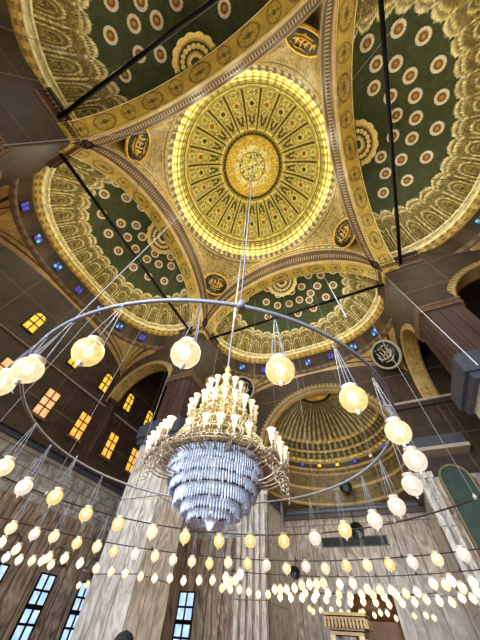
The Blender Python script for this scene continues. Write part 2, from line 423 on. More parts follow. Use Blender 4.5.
for i, (lab, deg) in enumerate(PN):
    a0 = math.radians(deg)
    nu, nv = 200, 110
    th = np.linspace(a0 - PI / 4, a0 + PI / 4, nu); v = np.linspace(0, 1, nv)
    TH, VV = np.meshgrid(th, v); Pt = pend_point(TH, VV)
    root = thing('pendentive', lab, 'pendentive', (PL * .98 * math.cos(a0) * 1.414, PL * .98 * math.sin(a0) * 1.414, 25.2))
    b0 = pend_point(TH, VV * 0); hgt = ZR - .45 - b0[..., 2]
    arcl = (TH - a0) * 10.5; up = Pt[..., 2]
    g = np.broadcast_to(s2l((164, 136, 72)), Pt.shape).copy()
    g = mix(g, np.broadcast_to(s2l((80, 60, 26)), g.shape), filigree(arcl * 3.4, up * 3.4) * .8)
    dist = VV * hgt                                   # metres above the arch edge
    dr = (1 - VV) * hgt
    g = mix(g, np.broadcast_to(c_deep * .8, g.shape), band(dist, .55, .07) + band(dr, .35, .06) * (hgt > .9))
    g = mix(g, np.broadcast_to(c_cream * .8, g.shape), band(dist, .25, .12) * (np.sin(arcl * 12) > -.2))
    g = mix(g, np.broadcast_to(c_gold, g.shape), np.clip(band(dist, .75, .08), 0, 1))
    V = Pt - np.array(root.location)
    put('painted_field', mesh_data('painted_field', V, grid_faces(nv, nu), PAINT, g), root)
    # roundel: lies against the field, on its best fitting plane
    p = pend_point(np.array(a0), np.array(.56))
    near = Pt.reshape(-1, 3); near = near[np.linalg.norm(near - p, axis=1) < 1.9]
    cen = near.mean(0); nrm = np.linalg.svd(near - cen, full_matrices=False)[2][2]
    if np.dot(nrm, np.array([0, 0, 26]) - p) < 0: nrm = -nrm
    offs = np.max((near - p) @ nrm) * .8 + .06
    roundel('calligraphy_roundel', RL[i], tuple(p + nrm * offs), tuple(nrm), 1.72, DARKGREEN, GOLD, 11 + i, None)

# ================================================================== BAYS: great arch, half dome, squinch band
NEXP = 2.6
def sq(phi, a, b):
    c_, s_ = np.cos(phi), np.sin(phi)
    return XA + a * np.abs(c_) ** (2 / NEXP), b * np.sign(s_) * np.abs(s_) ** (2 / NEXP)
DZ0, DZ1 = 22.8, 26.3      # drum of the half dome
HC = 6.4
BA, BB = 8.9, 10.7

# --- arch meshes (bay coordinates: X outward, Y along)
aa = np.linspace(math.radians(15), math.radians(165), 420)
xs = np.linspace(C, XA, 60)
A_, X_ = np.meshgrid(aa, xs)
V = np.stack([X_, -RA * np.cos(A_), ZA + RA * np.sin(A_)], -1)
s = (A_ - PI / 2) * RA; wv = (X_ - C) / (XA - C) - .5
g = np.broadcast_to(s2l((186, 154, 54)), V.shape).copy()
per = 2.35; sl = (s / per + .5) % 1 - .5
big = (np.floor(s / per + .5).astype(int) % 2 == 0)
ov = np.hypot(sl * per / np.where(big, .98, .6), wv / .38)
fil = filigree(sl * 14, wv * 9)
g = mix(g, np.broadcast_to(s2l((92, 62, 20)), g.shape), (ov < 1) * fil * .85)
g = mix(g, np.broadcast_to(s2l((120, 84, 28)), g.shape), band(ov, 1.0, .1) * .8)
g = mix(g, np.broadcast_to(s2l((70, 60, 30)), g.shape), (np.abs(ov) < .33) * .7)
g = mix(g, np.broadcast_to(c_deep, g.shape), band(np.abs(wv), .42, .018)); g = mix(g, np.broadcast_to(c_pale, g.shape), band(np.abs(wv), .46, .02))
BASE_A = np.array([C, 0, 25.0])
soffit_me = mesh_data('soffit', V - BASE_A, grid_faces(*A_.shape), PAINT, g)
# crescent moulding: inner arc (RA, ZA, plane C) to outer arc (9.55, 24.8, plane PL)
ys = np.linspace(-9.3, 9.3, 700); k = 15
th_in = np.linspace(math.radians(24.5), math.radians(155.5), 700)
inn_ = np.stack([np.full(700, C), -RA * np.cos(th_in), ZA + RA * np.sin(th_in)], -1)
th_o = np.linspace(math.radians(7.5), math.radians(172.5), 700)
out_ = np.stack([np.full(700, PL), -9.55 * np.cos(th_o), 24.8 + 9.55 * np.sin(th_o)], -1)
out_[:, 1] = np.clip(out_[:, 1], -PL, PL)
vv = np.linspace(0, 1, k * 2)
stepo = np.array([0.0, 0.06, -.05, .05, 0.0])
M_ = inn_[None] * (1 - vv[:, None, None]) + out_[None] * vv[:, None, None]
M_[..., 0] -= .16 * np.sin(vv * PI * 3)[:, None] ** 2 * np.sin(PI * vv)[:, None]
idx = np.arange(700)[None, :] * np.ones((len(vv), 1)); VVm = vv[:, None] * np.ones((1, 700))
g = np.broadcast_to(s2l((62, 36, 20)), M_.shape).copy()
g = mix(g, np.broadcast_to(s2l((176, 140, 90)), g.shape), ((idx // 4) % 2) * band(VVm, .45, .08))
g = mix(g, np.broadcast_to(c_red * .45, g.shape), band(VVm, .68, .07)); g = mix(g, np.broadcast_to(s2l((70, 46, 26)), g.shape), band(VVm, .25, .06))
g = mix(g, np.broadcast_to(s2l((196, 160, 92)), g.shape), band(VVm, .08, .07) + band(VVm, .9, .07))
mould_me = mesh_data('face_moulding', M_ - BASE_A, grid_faces(len(vv), 700), PAINT, g)
# rear face closing the gap to the half dome
pr = np.linspace(math.radians(15), math.radians(165), 120)
i0 = np.stack([np.full(120, XA), -RA * np.cos(pr), ZA + RA * np.sin(pr)], -1)
i1 = np.stack([np.full(120, XA + .02), -12.2 * np.cos(pr), ZA + 13.6 * np.sin(pr)], -1)
rear_me = mesh_data('rear_face', np.concatenate([i0, i1]) - BASE_A, grid_faces(2, 120), BROWN)

# --- half dome shell
nu, nv = 560, 190
ph = np.linspace(-PI / 2 + .001, PI / 2 - .001, nu)
# spread the columns evenly along the plan curve
px_, py_ = sq(ph, BA, BB); L_ = np.concatenate([[0], np.cumsum(np.hypot(np.diff(px_), np.diff(py_)))]); LT = L_[-1]
ph = np.interp(np.linspace(0, LT, nu), L_, ph); el = np.linspace(0, PI / 2 - .02, nv)
PHI, EL = np.meshgrid(ph, el); ARC = np.linspace(0, LT, nu)[None, :] * np.ones((nv, 1)) - LT / 2
BX, BY = sq(PHI, BA, BB)
NA = 20
ap = (ARC / LT * NA) % 1 - .5             # across one arcade niche
LIM = .62                                    # elevation where the green begins
LB = .50 + .27 * np.abs(PHI / 1.5) ** 1.6
lim = LB + .075 * np.sqrt(np.maximum(1 - (ap / .5) ** 2, 0)) + .02 * np.abs(np.sin(ap * 9 * PI))
e = EL / LB
niche_w = .29
top = .72; bot = .26
ins = np.where(e < top - .18, np.abs(ap) / niche_w, np.hypot(ap / niche_w, (e - (top - .18)) / .22))
niche = (ins < 1) & (e > bot)
rel = np.full_like(EL, .06)
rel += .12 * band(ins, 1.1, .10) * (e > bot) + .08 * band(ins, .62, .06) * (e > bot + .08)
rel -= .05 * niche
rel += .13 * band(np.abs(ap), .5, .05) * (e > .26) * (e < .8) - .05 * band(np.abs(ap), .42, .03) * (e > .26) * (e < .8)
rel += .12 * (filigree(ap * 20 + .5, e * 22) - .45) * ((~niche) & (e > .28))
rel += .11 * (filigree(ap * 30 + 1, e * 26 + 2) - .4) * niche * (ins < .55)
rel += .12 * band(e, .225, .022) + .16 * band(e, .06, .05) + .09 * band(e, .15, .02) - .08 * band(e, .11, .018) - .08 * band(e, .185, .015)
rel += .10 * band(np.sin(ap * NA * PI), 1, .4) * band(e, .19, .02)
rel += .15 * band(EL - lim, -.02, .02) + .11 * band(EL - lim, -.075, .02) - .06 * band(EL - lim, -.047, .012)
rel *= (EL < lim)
gold_m = (EL < lim)
g = np.broadcast_to(s2l((182, 160, 82)), PHI.shape + (3,)).copy()
g = mix(g, np.broadcast_to(s2l((70, 52, 22)), g.shape), np.clip(smooth01((.085 - rel) / .1), 0, 1) * .9)  # shade painted into the recesses of the relief
g = mix(g, np.broadcast_to(s2l((250, 236, 184)), g.shape), smooth01((rel - .115) / .08))  # painted highlights along the raised edges
gr = np.broadcast_to(s2l((56, 62, 18)), g.shape) * (0.85 + .3 * vnoise(ARC * .7, EL * 8, 3))[..., None]
g = np.where(gold_m[..., None], g, gr)
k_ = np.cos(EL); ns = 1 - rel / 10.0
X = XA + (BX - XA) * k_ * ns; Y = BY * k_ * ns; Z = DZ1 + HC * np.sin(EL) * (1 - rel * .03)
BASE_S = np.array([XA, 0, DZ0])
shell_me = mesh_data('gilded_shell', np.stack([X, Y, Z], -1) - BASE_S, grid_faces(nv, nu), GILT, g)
# green field gets the same mesh, so the boundary follows the scallops

# --- drum with cornices
def curve_strip(name, prof, mat, colf=None, n=400):
    prof = np.array(prof, float)
    p0 = np.interp(np.linspace(0, LT, n), np.linspace(0, LT, nu), ph)
    rows = []
    for (o, z) in prof:
        x, y = sq(p0, BA + o, BB + o); rows.append(np.stack([x, y, np.full(n, z)], -1))
    V = np.stack(rows); col = None
    if colf is not None:
        S_, K_ = np.meshgrid(np.linspace(0, LT, n), np.arange(len(prof))); col = colf(S_, K_)
    return mesh_data(name, V - BASE_S, grid_faces(len(prof), n), mat, col)
def drum_c(S_, K_):
    a = np.broadcast_to(s2l((46, 32, 20)), S_.shape + (3,)).copy()
    return mix(a, np.broadcast_to(s2l((70, 50, 30)), a.shape), (np.sin(S_ * 2.2) > .4) * 1.0)
drum_me = curve_strip('drum_wall', [(.25, DZ0 + .5), (.25, DZ1 - .5)], PAINT, drum_c)
def corn_c(S_, K_):
    a = np.broadcast_to(s2l((196, 160, 80)), S_.shape + (3,)).copy()
    return mix(a, np.broadcast_to(c_deep, a.shape), ((K_ % 3) == 1) * (np.sin(S_ * 9) > 0) * .9)
upc_me = curve_strip('upper_cornice', [(.25, DZ1 - .6), (-.02, DZ1 - .5), (-.05, DZ1 - .35), (.05, DZ1 - .25), (-.1, DZ1 - .1), (-.12, DZ1 + .06), (.3, DZ1 + .1)], GILT, corn_c, 800)
loc_me = curve_strip('lower_cornice', [(.4, DZ0 - .15), (.1, DZ0), (-.15, DZ0 + .18), (-.2, DZ0 + .34), (-.2, DZ0 + .46), (.25, DZ0 + .52)], PAINT, lambda S_, K_: mix(np.broadcast_to(s2l((110, 84, 48)), S_.shape + (3,)), np.broadcast_to(s2l((60, 40, 24)), S_.shape + (3,)), (np.sin(S_ * 7) > .2) * ((K_ == 2) | (K_ == 3)) * .8), 800)

# --- squinch band: from the bay walls up to the drum
nq = 500
ph2 = np.linspace(-PI / 2 * .72, PI / 2 * .72, nq)
dx, dy = sq(ph2, BA + .1, BB + .1)
keep = np.abs(dy) < C - .1
ph2 = np.linspace(ph2[keep].min(), ph2[keep].max(), nq); dx, dy = sq(ph2, BA + .1, BB + .1)
kk = np.minimum((W - XA) / np.maximum(dx - XA, 1e-6), C / np.maximum(np.abs(dy), 1e-6))
wx, wy = XA + (dx - XA) * kk, dy * kk
onx = (W - wx) < 1e-6
dc = np.where(onx, C - np.abs(wy), W - wx)         # distance from the corner
half = np.where(onx, C, W - 16.0)
wz = 19.7 + (DZ0 - .2 - 19.7) * np.sqrt(np.clip(1 - (1 - np.clip(dc / half, 0, 1)) ** 2, 0, 1))
v = np.linspace(0, 1, 60)
B_ = np.stack([wx, wy, wz], -1); D_ = np.stack([dx, dy, np.full(nq, DZ0)], -1)
Q_ = B_[None] * (1 - v[:, None, None]) + D_[None] * v[:, None, None]
hh = (DZ0 - wz)[None] * np.ones((60, 1)); db = v[:, None] * hh; dtp = hh - db
along = np.concatenate([[0], np.cumsum(np.linalg.norm(np.diff(D_, axis=0), axis=1))])[None] * np.ones((60, 1))
g = np.broadcast_to(s2l((186, 154, 84)), Q_.shape).copy()
g = mix(g, np.broadcast_to(s2l((112, 84, 40)), g.shape), filigree(along * 2.2, db * 2.4) * .6)
g = mix(g, np.broadcast_to(s2l((66, 46, 26)), g.shape), np.clip(band(db, .4, .07) + band(db, .8, .05), 0, 1))
g = mix(g, np.broadcast_to(s2l((176, 146, 88)), g.shape), np.clip(band(db, .16, .12) + band(db, .62, .06), 0, 1))
squinch_me = mesh_data('squinch_band', Q_ - BASE_S, grid_faces(60, nq), PAINT, g)

# --- rosettes and half medallion
def rosette_mesh(R):
    mb = MB()
    n = 16
    V = [(0, 0, .05)]
    for q in range(n * 6):
        t = 2 * PI * q / (n * 6); rr = R * (1 - .12 * abs(math.sin(t * n / 2 + PI / 2)) ** 2 * 1.2)
        V.append((rr * math.cos(t), rr * math.sin(t), .03))
    mb.add(V, [(0, 1 + q, 1 + (q + 1) % (n * 6)) for q in range(n * 6)], 0)
    mb.add([(x, y, z - .1) for (x, y, z) in V], [(0, 1 + q, 1 + (q + 1) % (n * 6)) for q in range(n * 6)], 0)
    for q in range(n):       # raised petals
        t = 2 * PI * q / n
        mb.tube([(.52 * R * math.cos(t), .52 * R * math.sin(t), .07), (.92 * R * math.cos(t), .92 * R * math.sin(t), .05)], [.05 * R, .1 * R], 6, 0)
    mb.lathe([(0.001, .14), (.2 * R, .13), (.3 * R, .05)], 20, m=2)
    mb.lathe([(.3 * R, .075), (.5 * R, .075), (.55 * R, .06)], 32, m=1)
    mb.lathe([(.52 * R, .06), (.57 * R, .11), (.62 * R, .06)], 32, m=2)
    return mb.data('rosette', [WHITE, RUST, GOLD])
ros_me = rosette_mesh(.56)
def sd_point(phi, el, off=0):
    bx, by = sq(np.array(phi), BA, BB); k = math.cos(el)
    return np.array([XA + (bx - XA) * k, by * k, DZ1 + HC * math.sin(el)])
def sd_frame(phi, el, off):
    p = sd_point(phi, el); e_ = .01
    a = sd_point(phi + e_, el) - p; b = sd_point(phi, el + e_) - p
    n_ = np.cross(a, b); n_ /= np.linalg.norm(n_)
    if np.dot(n_, np.array([XA - 3, 0, DZ1]) - p) < 0: n_ = -n_
    a /= np.linalg.norm(a); b_ = np.cross(n_, a)
    return p + n_ * off, Matrix(((a[0], b_[0], n_[0]), (a[1], b_[1], n_[1]), (a[2], b_[2], n_[2])))
# rosettes of each half dome: (angle along the plan, elevation), as they sit on the green field
ROS = [
 [(1.44,.851),(1.113,.825),(1.313,1.03),(.681,.82),(1.409,1.2),(.55,1.025),(.572,1.204),(.327,.812),(.218,1.03),(.17,1.222),(.061,.798),(.004,1.034),(-.345,1.226),(-1.165,1.287),(-.244,1.078),(-.624,1.139),(-.153,.829),(-1.139,1.169),(-1.374,.995),(-.476,.89),(-.903,.947)],
 [(1.444,1.004),(1.152,1.335),(.737,1.148),(.297,1.274),(.288,1.091),(-.122,1.257),(.017,1.069),(-.58,1.244),(-.17,1.073),(-1.283,1.23),(-.545,1.078),(-.035,.855),(-1.305,1.073),(-.894,1.078),(-.297,.842),(-1.444,.912),(-1.073,.89),(-.685,.877),(-.358,.995),(.502,.908)],
 [(-.96,.82),(-1.335,.903),(-.607,.759),(-1.086,1.038),(-.729,.99),(-.266,.72),(-.401,.947),(-.929,1.178),(-.419,1.134),(-.153,.938),(-.035,.707),(-.083,1.121),(.009,.942),(.122,.742),(.127,1.161),(.192,.977),(.628,1.252),(.524,1.047),(.406,.803),(.934,1.13),(.798,.899),(1.239,.999)],
 [(-.838,.855),(-.567,1.008),(-.301,1.13),(-.973,1.086),(-.86,1.252),(-1.274,.934),(-.506,.803),(.017,1.126),(1.043,1.196),(-.288,.973)]]
def half_medallion():
    mb = MB()
    def fan(R, z, m, lob=0):
        n = 60; V = [(0, 0, z)]
        for q in range(n + 1):
            t = PI * q / n; rr = R * (1 + (.07 * abs(math.cos(t * lob)) if lob else 0)); V.append((rr * math.cos(t), rr * math.sin(t), z))
        mb.add(V, [(0, 1 + q, 2 + q) for q in range(n)], m)
    fan(1.85, .02, 0, 7); fan(1.55, .05, 1); fan(1.42, .08, 2); fan(.75, .12, 1); fan(.6, .15, 0); fan(.4, .18, 2)
    for q in range(9):
        t = PI * (q + .5) / 9; mb.lathe([(0.001, .16), (.17, .15), (.2, .08)], 12, (1.1 * math.cos(t), 1.1 * math.sin(t), 0), 0)
    return mb.data('half_medallion', [PALEGOLD, GOLD, DARKGREEN])
hm_me = half_medallion()

# --- stained clerestory windows of the drum
def cler_win(glassA, glassB):
    mb = MB()
    mb.box(-.36, -.06, -.5, .36, .04, .5, 0)
    for x in (-.19, .19):
        for (z0, z1, m) in ((-.4, -.02, 1), (.03, .4, 2)):
            mb.box(x - .13, -.09, z0, x + .13, -.04, z1, m if x < 0 else 3 - m)
    return mb.data('clerestory_window', [DARKTRIM, glassA, glassB])
cw = [cler_win(TEALGLASS, BLUEGLASS), cler_win(VIOLETGLASS, TEALGLASS), cler_win(BLUEGLASS, VIOLETGLASS)]

BAYS = [  # rz, label words, rosette skip
 (PI, 'half dome over the row of amber lit wall windows', 'arch with medallion band framing the half dome above the amber windows'),
 (PI / 2, 'half dome framed between the two piers directly above the ribbed apse', 'arch with medallion band just above the upper rim of the apse side half dome'),
 (0.0, 'half dome with the largest rosettes, cut by the vertical black tie rod', 'tall arch with medallion band beside the largest white rosettes'),
 (-PI / 2, 'half dome cut by the frame corner above the dark brown pier', 'arch with medallion band running across from the dark pier to the frame top')]
for bi, (rz, lab, alab) in enumerate(BAYS):
    cz, sz = math.cos(rz), math.sin(rz)
    rot = lambda p: (p[0] * cz - p[1] * sz, p[0] * sz + p[1] * cz, p[2])
    ar = thing('arch', 'golden ' + alab, 'arch', rot(BASE_A), rz)
    put('soffit', soffit_me, ar); put('face_moulding', mould_me, ar); put('rear_face', rear_me, ar)
    sd = thing('semi_dome', 'green and gold ' + lab, 'half dome', rot(BASE_S), rz)
    for me in (shell_me, drum_me, upc_me, loc_me, squinch_me): put(me.name, me, sd)
    for (f, e0) in ROS[bi]:
        p, M = sd_frame(f, e0, .08)
        r = put('rosette', ros_me, sd, tuple(p - BASE_S)); r.rotation_euler = M.to_euler()
    q = put('half_medallion', hm_me, sd, (.25, 0, 30.2 - DZ0 + .25)); 
    p, M = sd_frame(0.0, 1.42, .1)
    zx = Matrix.Rotation(0, 3, 'X')
    q.location = (XA + .12 - XA, 0, 31.02 - DZ0)
    # hangs from the crown of the arch, fanning down into the half dome
    q.rotation_euler = Matrix(((.55, 0, -.83), (0, 1, 0), (-.83, 0, -.55))).to_euler() if False else (Matrix(((0, .62, -.78), (1, 0, 0), (0, -.78, -.62)))).to_euler()
    for k in range(11):
        s_ = (k + .5) / 11 * LT; f = float(np.interp(s_, np.linspace(0, LT, nu), ph))
        x, y = sq(np.array(f), BA + .2, BB + .2); x2, y2 = sq(np.array(f + .01), BA + .2, BB + .2)
        w_ = put('clerestory_window', cw[(k + bi) % 3], sd, (float(x) - XA, float(y), 1.72)); w_.rotation_euler = (0, 0, math.atan2(y2 - y, x2 - x) + PI)

# ================================================================== PIERS
def pier_parts():
    P = {}
    P['marble_shaft'] = MB().box(9.9, 9.9, 0, 13.05, 13.05, 10.9).data('marble_shaft', [PIERALAB], False)
    mb = MB().box(9.8, 9.8, 0, 13.15, 13.15, .6); P['plinth'] = mb.data('plinth', [GREYTRIM], False)
    mb = MB(); mb.box(9.6, 9.6, 10.9, 13.3, 13.3, 11.3); mb.box(9.4, 9.4, 11.3, 13.4, 13.4, 12.3); mb.box(9.6, 9.6, 12.3, 13.2, 13.2, 12.7)
    P['cornice'] = mb.data('cornice', [GREYTRIM], False)
    mb = MB().box(9.9, 9.9, 12.6, 12.4, 12.4, 17.1)
    for x in (10.25, 10.95, 11.65): mb.box(x, 9.84, 12.7, x + .42, 9.95, 16.9); mb.box(9.84, x, 12.7, 9.95, x + .42, 16.9)
    P['stone_shaft'] = mb.data('stone_shaft', [PIERSTONE], False)
    mb = MB(); mb.box(9.72, 9.72, 17.0, 12.55, 12.55, 17.15); mb.box(9.66, 9.66, 17.42, 12.6, 12.6, 17.55)
    mb.box(9.8, 9.8, 17.1, 12.45, 12.45, 17.45, 1)
    for q in range(16):
        a = 9.7 + q * .18; mb.box(a, 9.69, 17.15, a + .1, 9.8, 17.42); mb.box(9.69, a, 17.15, 9.8, a + .1, 17.42)
    P['dentil_cornice'] = mb.data('dentil_cornice', [BROWNTRIM, DARKTRIM], False)
    P['upper_block'] = MB().box(9.97, 9.97, 17.5, 12.4, 12.4, 24.4).data('upper_block', [PIERSTONE], False)
    mb = MB()
    for (o, z0, z1, m) in ((.02, 23.6, 24.0, 1), (.16, 24.0, 24.3, 1), (.3, 24.3, 24.65, 0), (.42, 24.65, 25.0, 0)):
        mb.box(9.9 - o, 9.9 - o, z0, 13.2, 13.2, z1, m)
    for q in range(14): 
        a = 9.75 + q * .25; mb.box(a, 9.5, 24.05, a + .12, 9.9, 24.28, 1); mb.box(9.5, a, 24.05, 9.9, a + .12, 24.28, 1)
    mb.box(9.5, 9.5, 25.0, 10.6, 10.6, 27.0, 0)
    P['capital_cornice'] = mb.data('capital_cornice', [DARKTRIM, BROWNTRIM], False)
    return P
PP = pier_parts()
PLAB = [(PI / 2, 'tall pier behind the chandelier, pale veined marble below, brown stone above'),
        (PI, 'dark brown pier at the frame edge where two black tie rods meet a golden arch'),
        (0.0, 'brown stone pier with a dentil cornice and a blue grey ledge above white marble')]
for rz, lab in PLAB:
    o = thing('pier', lab, 'pier', (0, 0, 0), rz)
    b = Vector((11.5, 11.5, 0)); o.location = Matrix.Rotation(rz, 3, 'Z') @ b
    for n, me in PP.items(): put(n, me, o, tuple(-b))

# ================================================================== WALLS
def wallobj(name, mb, mats, smooth=False):
    o = put(name, mb.data(name, mats, smooth)); o['kind'] = 'structure'; o['label'] = name.replace('_', ' '); return o
floor = wallobj('floor', MB().box(-W - .5, -W - .5, -.2, W + .5, 28, 0), [CARPET])
def lab(o, t): o['label'] = t; o['category'] = 'wall'; return o
T_ = .5
lab(wallobj('wall_left', MB().box(-W - T_, -W, 0, -W, W, 7.2), [ALABASTER]), 'lower wall of brown alabaster slabs around the tall daylit windows')
lab(wallobj('wall_left_blocks', MB().box(-W - T_, -W, 7.2, -W, W, 9.7), [GREYALAB]), 'grey alabaster block course below the dark window ledge')
lab(wallobj('wall_left_upper', MB().box(-W - T_, -W, 9.7, -W, W, 26.5), [BROWNWALL]), 'dark brown upper wall holding the amber windows')
for sgn, nm in ((1, 'right'),):
    lab(wallobj('wall_right', MB().box(W, -W, 0, W + T_, W, 9.7), [ALABASTER]), 'alabaster wall beyond the pier with the dentil cornice')
    lab(wallobj('wall_right_upper', MB().box(W, -W, 9.7, W + T_, W, 26.5), [BROWNWALL]), 'brown upper wall below the half dome with the largest rosettes')
AW = 6.3      # apse half width
def front_wall():
    for (x0, x1, nm, tx) in ((-W, -AW, 'wall_front', 'alabaster wall behind the lamps between pier and apse'), (AW, W, 'wall_front_side', 'alabaster wall below the stone slab, holding the arched green panel')):
        lab(wallobj(nm, MB().box(x0, W, 0, x1, W + T_, 7.2), [ALABASTER]), tx)
        lab(wallobj(nm + '_blocks', MB().box(x0, W, 7.2, x1, W + T_, 10.2), [GREYALAB]), tx + ', upper block course')
        mb = MB().box(x0, W, 10.2, x1, W + T_, 13.6)
        lab(wallobj(nm + '_upper', mb, [BROWNWALL]), 'brown wall course above the ' + ('grey blocks beside the apse' if x0 < 0 else 'stone slab beside the apse'))
    # wall above, pierced by the apse arch
    R = 6.3; zc = 13.6; n = 80
    th = np.linspace(PI, 0, n); xs_ = R * np.cos(th); zs_ = zc + R * np.sin(th)
    xs_ = np.concatenate([[-W, -W * .6], xs_, [W * .6, W]]); zs_ = np.concatenate([[zc, zc], zs_, [zc, zc]])
    m = len(xs_); V = []
    for x, z in zip(xs_, zs_): V.append((x, W, z))
    for x in xs_: V.append((x, W, 26.5))
    for x, z in zip(xs_, zs_): V.append((x, W + T_, z))
    F = [(i, i + 1, m + i + 1, m + i) for i in range(m - 1)] + [(i, 2 * m + i, 2 * m + i + 1, i + 1) for i in range(m - 1)]
    mb = MB().add(V, F)
    lab(wallobj('wall_front_arch', mb, [BROWNWALL]), 'dark brown wall above the apse arch under the half dome')
front_wall()
# ledges
def ledge(name, boxes, label):
    mb = MB()
    for b, m in boxes: mb.box(*b, m)
    o = put(name, mb.data(name, [GREYTRIM, PALETRIM, DARKTRIM], False)); o['kind'] = 'structure'; o['label'] = label; o['category'] = 'ledge'; return o
ledge('trim_1', [((-W, -W, 9.7, -W + .18, W, 9.95), 1), ((-W, -W, 9.95, -W + .5, W, 10.25), 0), ((-W, -W, 10.25, -W + .75, W, 11.2), 2)], 'dark projecting ledge under the amber windows')
ledge('trim_2', [((-W, W - .18, 9.9, -AW - 1, W, 10.15), 1), ((-W, W - .5, 10.15, -AW - 1, W, 10.5), 0), ((-W, W - .75, 10.5, -AW - 1, W, 11.2), 2)], 'dark ledge along the wall beside the apse')
slab = thing('balcony_slab', 'thick grey stone slab with a pale edge projecting from the wall beside the apse', 'ledge', (8.5, W, 11.6))
put('slab_top', MB().box(-1.9, -1.3, .2, 2.0, 0, 1.0).data('slab_top', [GREYTRIM], False), slab)
put('edge_moulding', MB().box(-1.95, -1.35, 0, 2.05, 0, .25).data('edge_moulding', [PALETRIM], False), slab)
o = ledge('trim_3', [((W - .6, -W, 9.7, W, W, 10.6), 0)], 'ledge on the wall beyond the dentil pier')
ledge('trim_4', [((AW + .2, W - .25, 15.9, W, W, 16.3), 2), ((AW + .2, W - .4, 16.3, W, W, 16.5), 1)], 'moulding on the brown wall above the stone slab')
ledge('trim_5', [((-W, W - .25, 15.9, -AW - .9, W, 16.3), 2), ((-W, W - .4, 16.3, -AW - .9, W, 16.5), 1)], 'moulding on the brown wall beside the apse near the chandelier')

ledge('trim_6', [((-W, -W, 16.0, -W + .16, W, 16.12), 1), ((-W, -W, 16.12, -W + .24, W, 16.4), 2)], 'moulding under the round headed yellow windows')
for i, y in enumerate((10.55, -10.55)):
    mb = MB().box(-W, y - .62, 11.2, -W + .3, y + .62, 16.7); mb.box(-W, y - .75, 16.7, -W + .45, y + .75, 17.1); mb.box(-W, y - .38, 11.6, -W + .36, y + .38, 16.2)
    o = put('trim_%d' % (7 + i), mb.data('trim', [PIERSTONE], False)); o['kind'] = 'structure'; o['category'] = 'pilaster'; o['label'] = 'brown pilaster on the upper wall carrying the small ochre arch' if i == 0 else 'brown pilaster on the upper wall near the frame edge'
# side walls of the bays with arches to the corner bays
def spandrel_mesh():
    """bay coordinates: wall on Y=+C from X=C to W with an arch between pier and outer wall"""
    R = (W - 12.4) / 2; xc = (W + 12.4) / 2; zc = 16.6; n = 60; TH = 1.3
    th = np.linspace(PI, 0, n); xs_ = xc + R * np.cos(th); zs_ = zc + R * np.sin(th)
    xs_ = np.concatenate([[C, 12.39], xs_]); zs_ = np.concatenate([[17.3, 17.3], zs_]); m = len(xs_)
    V = [(x, C, z) for x, z in zip(xs_, zs_)] + [(x, C, 24.9) for x in xs_]
    V += [(x, C + TH, z) for x, z in zip(xs_, zs_)] + [(x, C + TH, 24.9) for x in xs_]
    F = [(i, m + i, m + i + 1, i + 1) for i in range(m - 1)] + [(2 * m + i, 2 * m + i + 1, 3 * m + i + 1, 3 * m + i) for i in range(m - 1)] + [(m + i, 3 * m + i, 3 * m + i + 1, m + i + 1) for i in range(m - 1)]
    wall = MB().add(V, F)
    # soffit and archivolts
    th = np.linspace(PI, 0, 160); yy = np.linspace(C, C + TH, 16)
    A2, Y2 = np.meshgrid(th, yy); r_ = R - .02
    V2 = np.stack([xc + r_ * np.cos(A2), Y2, zc + r_ * np.sin(A2)], -1)
    sl = A2 * R; wv = (Y2 - C) / TH - .5
    g = np.broadcast_to(s2l((184, 150, 84)), V2.shape).copy()
    ov = np.hypot(((sl / 1.9) % 1 - .5) * 1.9 / .7, wv / .34)
    g = mix(g, np.broadcast_to(s2l((96, 70, 34)), g.shape), (ov < 1) * filigree(sl * 6, wv * 8) * .8); g = mix(g, np.broadcast_to(c_deep, g.shape), band(np.abs(wv), .42, .03))
    sof = mesh_data('arch_soffit', V2, grid_faces(*A2.shape), PAINT, g)
    V3 = []
    prof = [(R - .05, C + .1), (R - .05, C - .12), (R + .12, C - .16), (R + .2, C - .08), (R + .42, C - .1), (R + .5, C + .02)]
    rows = [np.stack([np.clip(xc + r * np.cos(th), 12.46, W - .03), np.full(160, y), zc + r * np.sin(th)], -1) for r, y in prof]
    A3, K3 = np.meshgrid(np.arange(160), np.arange(len(prof)))
    g = mix(np.broadcast_to(s2l((170, 138, 84)), A3.shape + (3,)), np.broadcast_to(s2l((84, 58, 34)), A3.shape + (3,)), ((A3 // 2) % 2) * (K3 >= 3) * .8)
    arv = mesh_data('archivolt', np.stack(rows), grid_faces(len(prof), 160), PAINT, g)
    return wall.data('wall_spandrel', [BROWNWALL], False), sof, arv
sw_me, sof_me, arv_me = spandrel_mesh()
# mirrored copies of the data for the other side of a bay
def mirror(me):
    m2 = me.copy(); n = len(m2.vertices); a = np.empty(n * 3, np.float32); m2.vertices.foreach_get('co', a); a[1::3] *= -1; m2.vertices.foreach_set('co', a); m2.flip_normals(); m2.update(); return m2
sw_m, sof_m, arv_m = mirror(sw_me), mirror(sof_me), mirror(arv_me)
SAL = {(0, 1): 'small ochre arch joining the dark pier to the brown wall at the frame edge',
       (0, 0): 'small ochre arch joining the pier behind the chandelier to the wall of amber windows',
       (1, 0): 'small ochre arch between the pier behind the chandelier and the apse wall',
       (1, 1): 'small ochre arch between the dentil cornice pier and the apse wall',
       (2, 1): 'small ochre arch beside the dentil cornice pier, cut by the frame edge',
       (3, 0): 'brown spandrel with a small arch beyond the dark pier at the frame edge'}
